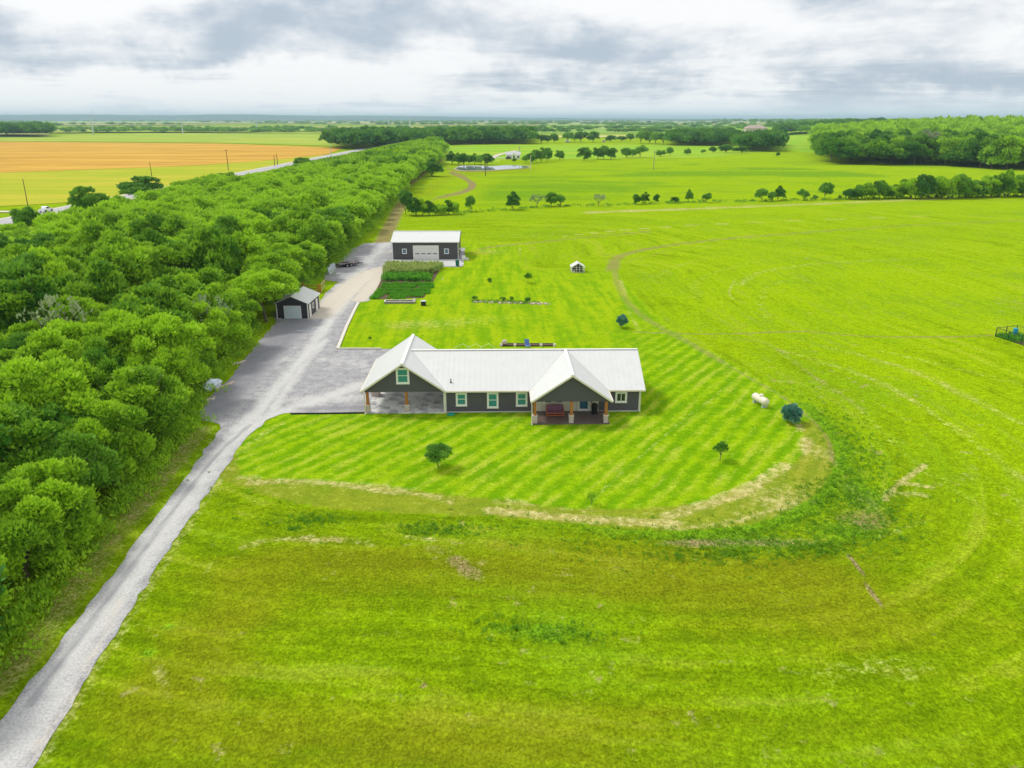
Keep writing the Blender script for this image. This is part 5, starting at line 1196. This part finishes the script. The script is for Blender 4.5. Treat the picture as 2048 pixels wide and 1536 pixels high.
# flatbed trailer
t0, t1 = G(679, 535), G(713, 527); tv = t1 - t0; L = 6.0
tr_ = empty('flatbed_trailer', G(679, 535.5), math.atan2(tv.y, tv.x) * 0.55, 'dark two axle flatbed trailer parked at the trees by the workshop', 'trailer')
m = MB(); m.box(0, 4.6, -.25, 1.75, .58, .68); m.build('deck', pmat('trailer_deck', (.30, .24, .24), .9, var=.2), tr_)
m = MB(); m.bar((-.05, -.3, .6), (4.65, -.3, .6), .08, .2); m.bar((-.05, 1.8, .6), (4.65, 1.8, .6), .08, .2); m.bar((-.05, -.3, .6), (-.05, 1.8, .6), .1, .2); m.bar((4.65, -.3, .6), (4.65, 1.8, .6), .1, .2)
m.bar((4.65, -.3, .55), (5.9, .75, .5), .1); m.bar((4.65, 1.8, .55), (5.9, .75, .5), .1); m.bar((4.65, -.3, .68), (4.65, -.3, 1.05), .07); m.bar((4.65, 1.8, .68), (4.65, 1.8, 1.05), .07); m.bar((4.65, -.3, 1.02), (4.65, 1.8, 1.02), .07)
m.build('frame', dark_steel, tr_)
m = MB(); m.tube((5.95, .75, .5), (6.15, .75, .5), .09); m.tube((5.7, .6, .0), (5.7, .6, .7), .05); m.build('hitch', steel, tr_)
for xx in (1.75, 2.65):
    for yy in (-.42, 1.92):
        wh = MB().tube((xx, yy - .12, .38), (xx, yy + .12, .38), .38, n=16).build('wheel', rubber, tr_)
        MB().tube((xx, yy - .135, .38), (xx, yy + .135, .38), .20, n=12).build('rim', steel, wh)
for yy in (-.42, 1.92): MB().prism([(1.25, yy - .16, .70), (1.5, yy - .16, .86), (2.9, yy - .16, .86), (3.15, yy - .16, .70)], (0, .32, 0)).build('fender', dark_steel, tr_)

# things along the edge of the yard: tarp covered load, broken kerb, timber
tp = G(430, 779); rg = np.random.default_rng(3); m = MB(); m.lathe((0, -1.3, 0), (0, 1, 0), [(0, .15), (.3, .55), (1.0, .75), (1.8, .7), (2.4, .45), (2.7, .1)], 12)
o = m.build('covered_load', tarp, loc=(tp.x - .4, tp.y + .3, .55), rz=R(-25), label='pale load under a crumpled white tarp half hidden by the woodland edge', cat='covered load')
for v in o.data.vertices: v.co += Vector(rg.normal(size=3) * .09)
for k, (a, b, rz_, ln, lab) in enumerate([(449, 773, 62, 2.6, 'pale broken kerb stone row nearest the tarp covered load'), (478, 727, 58, 2.0, 'pale broken kerb stones beside the yard farther from the tarp'), (412, 803, 55, 2.4, 'pale rubble row at the lower edge of the yard')]):
    q = G(a, b); m = MB()
    for j in range(7):
        xx = (j / 6 - .5) * ln; s_ = .16 + .1 * rg.random(); m.box(xx - s_, xx + s_, rg.normal() * .08 - s_ * .6, rg.normal() * .05 + s_ * .6, 0, .14 + .12 * rg.random())
    m.build('kerb_stones', rock, loc=(q.x, q.y, 0), rz=R(rz_), bevel=.02, label=lab, cat='stones')
pd = G(611, 662); pu = smooth_line(np.array([(pd.x + math.cos(a) * 1.9, pd.y + math.sin(a) * .42 + .12 * math.cos(3 * a)) for a in np.linspace(0, 6.283, 13)]), 3)[:-1]
field('puddle', None, pmat('puddle_water', (.50, .56, .62), .08, spec=1.0), .045, 'puddle', 'thin pale puddle on the gravel before the small garage', w_=pu)

# ------------------------------------------------------------------ kitchen garden
gp_ = GN([(745, 599), (848, 596), (880, 540), (772, 537)])
field('garden_soil', None, soil_mat, .05, 'soil', 'dark soil of the kitchen garden', w_=gp_)
def in_quad(poly, n, rg):
    lo, hi = poly.min(0), poly.max(0); out_ = []
    while len(out_) < n:
        q = lo + (hi - lo) * rg.random((n, 2)); q = q[inpoly(q, poly)]; out_ += list(q)
    return out_[:n]
rg = np.random.default_rng(31)
def corn(name, poly, n, h, mat, label, seed):
    rg = np.random.default_rng(seed); p0 = np.array(in_quad(GN(poly), n, rg)); p0[:, 1] = np.round(p0[:, 1] / .85) * .85 + rg.normal(size=n) * .10; p0[:, 0] += rg.normal(size=n) * .3; per = 11; hv = .78 + .44 * fbm(p0, .35, seed, 3)
    b = np.repeat(p0, per, 0); k = np.tile(np.arange(per), n); m_ = len(b); hh = np.repeat(h * hv * rg.uniform(.75, 1.15, n), per)
    z = hh * (.12 + .80 * k / per); ax = rvec(rg, m_); ax[:, 2] = .55 + .5 * (k / per); ax /= np.linalg.norm(ax, axis=1, keepdims=True)
    ln = .55 * h / 2 + .15; v, q, ti = leaves(rg, np.column_stack([b, z]), ax, rvec(rg, m_) * .5 + np.array([0, 0, .5]), ln * rg.uniform(.8, 1.3, m_), .19 * np.ones(m_), np.clip((k / per > .88) * .5 + .35 * rg.random(m_) + .1, 0, 1))
    return tag(link(name, mesh_np(name, v, q, mat, {'tint': ti})), label, 'crop', kind='stuff')
corn('corn_plot', [(772, 553), (857, 551), (872, 545), (884, 535), (776, 534), (769, 545)], 1400, 1.45, leaf_corn, 'tall tasselled sweet corn in the kitchen garden', 1)
corn('green_corn', [(769, 564), (858, 564), (862, 552), (771, 551)], 480, .95, leaf_veg, 'lower green corn and bean rows before the sweet corn', 2)
vg = []
for (y_, x0, x1, h) in [(571, 767, 865, .6), (575.5, 765, 864, .45), (582, 757, 858, .5), (587.5, 752, 857, .35), (593, 748, 850, .35), (597, 742, 812, .3)]:
    a, b = G(x0, y_), G(x1, y_)
    for k in range(330):
        f = rg.random() * 1.03 - .015
        if fbm(np.array([[f * 9 + y_, y_]]), 1.0, 6, 2)[0] < .30: continue
        vg.append((a.x + (b.x - a.x) * f, a.y + (b.y - a.y) * f + rg.normal() * .45, rg.uniform(.18, .4), h * rg.uniform(.6, 1.2)))
scrub('vegetable_rows', vg, 1, .26, leaf_veg, 'low vegetable rows and weeds in the kitchen garden', 5, 'vegetables')

# planters on the lawn
a, b = G(768.5, 607.5), G(828, 608)
pl_ = empty('planter', (a.x, a.y, 0), R(.3), 'long grey timber planter on the back lawn south of the garden', 'planter'); L = b.x - a.x
m = MB(); m.box(0, L, 0, .10, 0, .38); m.box(0, L, 1.3, 1.4, 0, .38); m.box(0, .1, .1, 1.3, 0, .38); m.box(L - .1, L, .1, 1.3, 0, .38); m.box(L * .5 - .05, L * .5 + .05, .1, 1.3, 0, .37); m.build('frame', grey_wood, pl_)
m = MB(); m.box(.1, L * .5 - .05, .1, 1.3, 0, .18); m.box(L * .5 + .05, L - .1, .1, 1.3, 0, .18); m.build('soil', soil_mat, pl_)
m = MB(); m.box(-.08, L + .08, -.08, .16, .385, .42); m.box(-.08, L + .08, 1.24, 1.48, .385, .42); m.box(-.08, .18, .16, 1.24, .385, .42); m.box(L - .18, L + .08, .16, 1.24, .385, .42); m.build('cap_board', pale_block, pl_)
MB().box(L - .35, L + .12, .9, 1.45, 0, .62).build('end_post', pale_block, pl_)
a = G(846.5, 612)
cb_ = empty('compost_bin', (a.x, a.y + .5, 0), 0, 'dark cube compost bin with pale lid right of the timber planter', 'compost bin')
MB().box(-.42, .42, -.42, .42, 0, .78).build('body', dark_steel, cb_, bevel=.03); MB().box(-.47, .47, -.47, .47, .781, .86).build('lid', galv, cb_, bevel=.02)
MB().tube((0, 0, 0), (0, 0, .6), .06).build('marker_post', trim_white, loc=G(885, 560), label='short white marker post on the lawn right of the garden', cat='post')

# stony strip with young shrubs
a, b = G(945, 604), G(1102, 608)
rw = []; m = MB()
for k in range(120):
    f = rg.random(); q = a.lerp(b, f); s_ = .06 + .10 * rg.random(); m.box(q.x - s_, q.x + s_, q.y + rg.normal() * .35 - s_, q.y + rg.normal() * .35 + s_, -.02, .05 + s_)
m.build('stone_edging', rock, label='thin line of stones across the back lawn bed', cat='stones', kind='stuff')
for k in range(150):
    f = rg.random(); q = a.lerp(b, f * .85); rw.append((q.x, q.y + rg.normal() * .5 + .3, .22, .25 + .2 * rg.random()))
scrub('bed_weeds', rw, 1, .2, leaf_dark, 'low weeds among the stones of the back lawn bed', 6, 'weeds')
dkn = [kind('y', 170 + i, leaf_dark, 1.0, 2.0, 10, 700, .32, zbase=.15, open_=.35) for i in range(3)]
rr_ = random.Random(9)
for (x_, y_, h, w_, l_) in [(950, 602, 10, 13, 'bushy young shrub at the left end of the stony bed'), (1006, 603, 9, 14, 'low spreading shrub left of centre in the stony bed'), (1023, 604, 10, 9, 'upright young shrub near the centre of the stony bed'), (1056, 605, 9, 12, 'sparse young shrub towards the right end of the stony bed')]:
    at_px(x_, y_, h, w_, dkn, label=l_, cat='shrub', name='shrub')
at_px(1056, 566, 19, 16, [kind('y', 181, leaf_green, 1.0, 2.3, 14, 1500, .28, zbase=.28, open_=.3)], label='young leafy tree on the back lawn nearer the coop', cat='tree')
at_px(980, 571, 14, 9, dkn, label='small thin sapling on the back lawn behind the stony bed', cat='tree', name='sapling')
at_px(740, 680, 6, 6, dkn, label='tiny seedling shrub on the lawn behind the carport', cat='shrub', name='shrub')
# front yard trees
at_px(878, 935, 51, 50, [kind('y', 190, leaf_mid, 1.0, 2.1, 34, 3600, .17, zbase=.14, lobe=(.20, .34), open_=.28)], label='round young shade tree on the front lawn', cat='tree')
at_px(1440, 921, 42, 38, [kind('y', 191, leaf_dark, 1.0, 2.2, 9, 380, .26, zbase=.18, lobe=(.18, .30), open_=.42, cone=.6)], label='thin sapling with sparse leaves on the right of the front lawn', cat='tree', name='sapling')
at_px(1183, 1009, 30, 22, [kind('y', 192, leaf_green, 1.0, 2.6, 7, 260, .30, zbase=.0, lobe=(.25, .4), open_=.45)], label='tuft of tall weeds at the lower edge of the front lawn', cat='weed', name='tall_weed')
jn = kind('j', 200, leaf_blue, 1.0, 1.65, 26, 5200, .22, zbase=.0, lobe=(.24, .40), up=.35)
jn2 = kind('j', 201, leaf_blue, 1.0, 2.1, 24, 4200, .26, zbase=.0, lobe=(.24, .38), up=.8)
at_px(1581, 846, 36, 38, [jn], label='wide blue green juniper shrub near the gas tank', cat='shrub', name='juniper_shrub')
at_px(1242.5, 656, 27, 23, [jn2], label='upright blue green juniper shrub on the back lawn beside the dirt track', cat='shrub', name='juniper_shrub')

# ------------------------------------------------------------------ gas tank
ta, tb = G(1512, 793, .75), G(1530, 803, .75); d = tb - ta; ang = math.atan2(d.y, d.x); cen_ = (ta + tb) / 2
gt = empty('gas_tank', (cen_.x, cen_.y, 0), ang, 'cream cylindrical gas tank on feet at the lawn edge', 'gas tank')
LT, RT = 2.7, .45
m = MB(); pr = [(0, .02), (.06, .25), (.16, .40), (.30, RT), (LT - .30, RT), (LT - .16, .40), (LT - .06, .25), (LT, .02)]
m.lathe((-LT / 2, 0, .72), (1, 0, 0), pr, 22); m.build('tank', tank_paint, gt, smooth=True)
m = MB(); m.lathe((.1, 0, 1.14), (0, 0, 1), [(0, .24), (.10, .25), (.22, .22), (.30, .12), (.33, .02)], 14); m.build('valve_dome', tank_paint, gt)
for xx in (-.85, .85): MB().box(xx - .12, xx + .12, -.32, .32, 0, .34).build('foot', galv, gt)

# ------------------------------------------------------------------ chicken coop
q = G(1143.5, 545)
cp = empty('chicken_coop', q, R(1), 'white roofed open timber coop on the meadow beyond the back lawn', 'coop'); CWd, CD = 2.75, 2.6
m = MB()
for xx in (0, CWd / 2 - .35, CWd / 2 + .35, CWd):
    for yy in (0, CD): m.bar((xx, yy, 0), (xx, yy, 1.15 if xx in (0, CWd) else 1.8), .09)
for z_ in (.06, .62, 1.12):
    for yy in (0, CD): m.bar((0, yy, z_), (CWd, yy, z_), .07)
    for xx in (0, CWd): m.bar((xx, 0, z_), (xx, CD, z_), .07)
m.bar((0, 0, 1.15), (CWd / 2, 0, 1.95), .08); m.bar((CWd, 0, 1.15), (CWd / 2, 0, 1.95), .08)
m.build('frame', trim_white, cp)
m = MB()
for s_ in (-1, 1): m.prism([(CWd / 2, -.25, 2.05), (CWd / 2 + s_ * (CWd / 2 + .2), -.25, 1.12), (CWd / 2 + s_ * (CWd / 2 + .2), CD + .2, 1.12), (CWd / 2, CD + .2, 2.05)], (0, 0, .06))
m.build('roof', roof_white, cp)
m = MB(); m.box(.3, CWd - .3, CD * .45, CD - .1, .05, 1.1); m.build('nest_box', shed_side, cp)
m = MB(); m.prism([(0.1, CD - .05, 1.15), (CWd - .1, CD - .05, 1.15), (CWd / 2, CD - .05, 1.9)], (0, .03, 0)); m.build('back_panel', shed_side, cp)
MB().lathe((0, 0, 0), (0, 0, 1), [(0, .18), (.3, .18), (.36, .05)], 10).build('feeder', trim_white, loc=(q.x + .55, q.y + .5, 0), label='small white feeder bucket inside the coop', cat='feeder')

# fenced garden plot at the right frame edge
A_, B_, C_, D_ = G(1990.5, 673), G(2031, 668.5), G(2105, 691), G(2068, 698)
fg = empty('garden_fence', A_, 0, 'dark post and wire fence round a small plot', 'fence'); m = MB(); wr = MB()
loop = [A_, B_, C_, D_, A_]
for a, b in zip(loop[:-1], loop[1:]):
    n = max(1, int((b - a).length / 1.9))
    for k in range(n): p = a.lerp(b, k / n) - A_; m.bar(p, p + Vector((0, 0, 1.45)), .09)
    for z_ in (.05, 1.42): m.bar(a - A_ + Vector((0, 0, z_)), b - A_ + Vector((0, 0, z_)), .07)
    for z_ in (.3, .55, .8, 1.1): wr.bar(a - A_ + Vector((0, 0, z_)), b - A_ + Vector((0, 0, z_)), .022)
m.build('post', pmat('fence_green', (.02, .05, .035), .6), fg); wr.build('wire', dark_steel, fg)
pol = np.array([(v.x, v.y) for v in (A_, D_, C_, B_)]); cc = pol.mean(0); field('plot_soil', None, soil_mat, .05, 'soil', 'reddish soil inside the fenced plot', w_=cc + (pol - cc) * .95)
bq = A_.lerp(B_, .78); MB().lathe((0, 0, 0), (0, 0, 1), [(0, .28), (.1, .33), (.8, .34), (.95, .28), (.98, .1)], 14).build('water_barrel', blue_plastic, loc=(bq.x, bq.y - .8, .35), label='bright blue barrel on blocks inside the fenced plot', cat='barrel')
MB().box(-.3, .3, -.3, .3, 0, .35).build('barrel_stand', grey_wood, loc=(bq.x, bq.y - .8, 0), label='low stand carrying the blue barrel', cat='stand')
pg = []; 
for q2 in in_quad(pol, 220, rg):
    if q2[1] > A_.y - 3.5: pg.append((q2[0], q2[1], .4, .5 * rg.random() + .2))
scrub('plot_plants', pg, 1, .3, leaf_veg, 'green plants growing inside the fenced plot', 7, 'plants')

# ------------------------------------------------------------------ pickup on the highway
pk = empty('pickup_truck', G(93, 431) + Vector((-1.0, 0, .37)), R(-90 + 4), 'white crew cab pickup driving on the highway behind the trees', 'pickup truck')
pk.location = (-168.7, 277, .37); pk.rotation_euler[2] = R(-90)
m = MB(); prof = [(-2.9, .45), (-2.95, 1.05), (-1.9, 1.12), (-1.25, 1.15), (-.65, 1.85), (1.0, 1.88), (1.35, 1.15), (2.9, 1.12), (2.95, .5)]
m.prism([(x, -.98, z) for x, z in prof[:4] + [(1.35, 1.15)] + prof[7:]], (0, 1.96, 0)); m.prism([(x, -.86, z) for x, z in [(-1.25, 1.14), (-.65, 1.85), (1.0, 1.88), (1.35, 1.14)]], (0, 1.72, 0))
m.build('body', car_white, pk, bevel=.04)
m = MB()
for s_ in (-1, 1): m.prism([(-1.0, s_ * .875, 1.24), (-.58, s_ * .875, 1.74), (.92, s_ * .875, 1.76), (1.12, s_ * .875, 1.24)], (0, s_ * .02, 0))
m.prism([(-1.22, -.78, 1.22), (-1.22, .78, 1.22), (-.74, .78, 1.78), (-.74, -.78, 1.78)], (-.03, 0, .02)); m.build('window', dark_glass, pk)
for xx in (-1.95, 1.9):
    for yy in (-.92, .92):
        wh = MB().tube((xx, yy - .13, .42), (xx, yy + .13, .42), .42, n=16).build('wheel', rubber, pk); MB().tube((xx, yy - .14, .42), (xx, yy + .14, .42), .22, n=10).build('rim', steel, wh)
for yy in (-.72, .72): MB().box(-2.98, -2.94, yy - .18, yy + .18, .8, 1.0).build('headlight', trim_white, pk)
MB().box(1.45, 2.8, -.85, .85, 1.121, 1.135).build('bed_cover', dark_steel, pk)
# roadside mailbox
mq = G(28.5, 427.5); mb_ = empty('mailbox', (mq.x, mq.y, 0), 0, 'dark roadside mailbox at the side road', 'mailbox'); MB().bar((0, 0, 0), (0, 0, 1.1), .12).build('post', grey_wood, mb_); MB().lathe((-.5, 0, 1.35), (1, 0, 0), [(0, .28), (1.0, .28)], 12).build('box', black, mb_)

# ------------------------------------------------------------------ utility poles and masts
def upole(px, py, hpx, label, arms=1, mat=pole_wood, lean=0.0, group=None, thick=.17):
    g_ = G(px, py); dep = g_.y * math.cos(PITCH) + CAM_H * math.sin(PITCH); h = hpx * dep / FPX / .97
    e_ = empty('utility_pole', g_, 0, label, 'utility pole', group); m = MB(); k_ = max(1.0, dep / 330)
    m.tube((0, 0, -.2), (lean * h, 0, h), thick * k_, thick * .65 * k_, 8); m.build('pole', mat, e_)
    if arms:
        MB().box(lean * h - 1.1, lean * h + 1.1, -.06 * k_, .06 * k_, h - .75, h - .6).build('crossarm', mat, e_)
        for s_ in (-1, 0, 1): MB().tube((lean * h + s_ * .95, 0, h - .6), (lean * h + s_ * .95, 0, h - .38), .06 * k_, n=6).build('insulator', steel, e_)
    return e_
upole(56, 413, 52, 'dark utility pole nearest the highway truck at the left frame edge', 0, lean=.02)
upole(304, 355, 29, 'short dark utility pole in the lime green crop above the dark round tree', 0)
upole(457, 341, 39, 'tall dark utility pole at the field edge left of the leaning pair', 1)
upole(549.5, 333, 21, 'left pole of the braced pair by the highway', 0, lean=.03)
upole(555.5, 331, 22, 'right pole of the braced pair by the highway', 0, lean=-.02)
upole(663, 325, 32, 'grey metal pole rising at the woodland where the highway vanishes', 0, galv)
upole(971, 352, 37, 'dark utility pole standing in the pasture before the pond', 0)
upole(1061, 340, 28, 'pale utility pole right of the pond', 0, pale_block)
upole(1307, 340, 36, 'utility pole alone in the wide pasture right of the pond', 1, grey_wood)
upole(1039, 317, 22, 'utility pole beside the white farmhouse', 1, grey_wood)
for (a, b, h) in [(187, 270, 36), (366, 268, 26), (514, 262, 23), (625, 259, 16), (820, 255, 18), (778, 256, 16)]: upole(a, b, h, 'faint pale pylon pole far out in the hazy fields', 1, galv, group='faint pylons in the far fields', thick=.3)
def mast(px, y0, y1, D, label):
    u = (px - 1024) / FPX; dep = D * math.cos(PITCH) + CAM_H * math.sin(PITCH); x = u * dep
    v = (768 - y1) / FPX; top = CAM_H + D * math.tan(math.atan(v) - PITCH)
    m = MB(); w_ = D / 3000 * .7
    for k in range(3):
        a = k * 2.094; m.tube((w_ * math.cos(a), w_ * math.sin(a), 0), (w_ * math.cos(a), w_ * math.sin(a), top), w_ * .28, n=5)
    n = 14
    for k in range(n):
        for j in range(3):
            a, b = j * 2.094, (j + 1) * 2.094; z0, z1 = top * k / n, top * (k + 1) / n; m.tube((w_ * math.cos(a), w_ * math.sin(a), z0), (w_ * math.cos(b), w_ * math.sin(b), z1), w_ * .15, n=4)
    e_ = empty('radio_mast', (x, D, 0), 0, label, 'mast'); m.build('lattice', galv, e_); MB().lathe((0, 0, top), (0, 0, 1), [(0, w_ * 1.6), (w_ * 3, w_ * 1.6)], 8).build('antenna', trim_white, e_)
mast(639, 238, 218, 3600, 'tall thin radio mast on the left half of the horizon')
mast(190, 238, 221, 3800, 'lattice mast above the far left hills')
mast(858, 240, 233.5, 4200, 'short mast near the middle of the horizon')

# ------------------------------------------------------------------ far houses
def hipbox(e_, x0, x1, y0, y1, h, rh, wmat, rmat, ov=.5, gable=False):
    MB().box(x0, x1, y0, y1, 0, h).build('wall', wmat, e_)
    cy0 = (y0 + y1) / 2; ins = 0 if gable else min((y1 - y0) / 2, (x1 - x0) / 2 - .1); m = MB()
    a = [(x0 - ov, y0 - ov, h), (x1 + ov, y0 - ov, h), (x1 + ov, y1 + ov, h), (x0 - ov, y1 + ov, h)]; b = [(x0 + ins - (ov if gable else 0), cy0, h + rh), (x1 - ins + (ov if gable else 0), cy0, h + rh)]
    m.add(a + b, [(0, 1, 5, 4), (1, 2, 5), (2, 3, 4, 5), (3, 0, 4), (3, 2, 1, 0)]); m.build('roof', rmat, e_)
fh = empty('farmhouse', G(1013, 318.5), R(2), 'white farmhouse with grey roof beyond the pond', 'house')
hipbox(fh, 0, 11.5, 0, 9, 3.6, 2.4, trim_white, grey_roof, gable=True)
m = MB(); m.prism([(4.2, -1.4, 0), (8.2, -1.4, 0), (8.2, -1.4, 3.6), (6.2, -1.4, 5.6), (4.2, -1.4, 3.6)], (0, 1.4, 0)); m.build('gable_wall', trim_white, fh)
for xx in (1.6, 9.9): MB().box(xx - .8, xx + .8, -.06, -.01, 0 if xx < 2 else 1.0, 2.4).build('window', dark_glass, fh)
MB().box(5.6, 6.8, -1.46, -1.41, .6, 3.2).build('window', dark_glass, fh); MB().box(-.6, 3.4, -2.2, -.1, .0, 2.0).build('porch', shop_siding, fh)
def far_house(px, py, wpx, hpx, wmat, rmat, label, n=1, gable=False):
    g_ = G(px, py); dep = g_.y * math.cos(PITCH) + CAM_H * math.sin(PITCH); m_ = dep / FPX; W_ = wpx * m_; H_ = hpx * m_
    e_ = empty('house', g_, 0, label, 'house'); hipbox(e_, 0, W_, 0, W_ * .5, H_ * .58, H_ * .42, wmat, rmat, W_ * .03, gable)
    for k in range(max(2, int(wpx / 6))): x0 = W_ * (k + .35) / max(2, int(wpx / 6)); MB().box(x0, x0 + W_ * .035, -.25, -.02, H_ * .12, H_ * .42).build('window', dark_glass, e_)
    return e_
mh = far_house(1492, 266.5, 42, 16, beige_wall, tan_roof, 'large beige house with broad tan hip roof beyond the trees')
far_house(1438, 267, 24, 9, beige_wall, tan_roof, 'low tan roofed house left of the large beige house')
far_house(1560, 259.5, 26, 8, trim_white, grey_roof, 'long white roofed building right of the large beige house', gable=True)
far_house(1592, 261, 14, 6, beige_wall, tan_roof, 'small tan roofed house right of the long white building')
far_house(1205, 285, 6, 5, beige_wall, tan_roof, 'tiny brown building among the far pasture trees')
far_house(1130, 284.5, 10, 3.5, trim_white, grey_roof, 'tiny pale shed among the far pasture trees', gable=True)
far_house(878, 246.5, 9, 3, trim_white, grey_roof, 'tiny white shed far out left of centre', gable=True)
far_house(590, 261, 5, 3, trim_white, grey_roof, 'tiny white shed at the far end of the corn fields', gable=True)
for k in range(7): far_house(1105 + k * 21 + rr_.random() * 8, 246.0 + rr_.random() * .8, 5 + rr_.random() * 5, 2.2, beige_wall if k % 2 else trim_white, tan_roof, 'tiny building of the far town on the horizon')['group'] = 'far town on the horizon'
for (a, b, w_) in [(1636, 262, 10), (1668, 258, 12), (1700, 256, 10), (1756, 253, 12)]: far_house(a, b, w_, 4, beige_wall, tan_roof, 'small house roof among the woods on the right')['group'] = 'house roofs among the right woods'

# ------------------------------------------------------------------ haze
HAZE = 7.5e-5
m = MB(); m.box(-30000, 30000, -1800, 45000, -4, 150)
hzm = bpy.data.materials.new('haze'); hzm.use_nodes = True; t = NT(hzm.node_tree)
pv = t.n('ShaderNodeVolumePrincipled', {'Color': (0.62, 0.88, 1.0, 1), 'Density': HAZE, 'Anisotropy': 0.0}, out=None)
on = t.n('ShaderNodeOutputMaterial', {}, out=None); t.t.links.new(pv.outputs[0], on.inputs['Volume'])
m.build('haze', hzm, label='pale blue haze over the plain', cat='haze', kind='stuff')
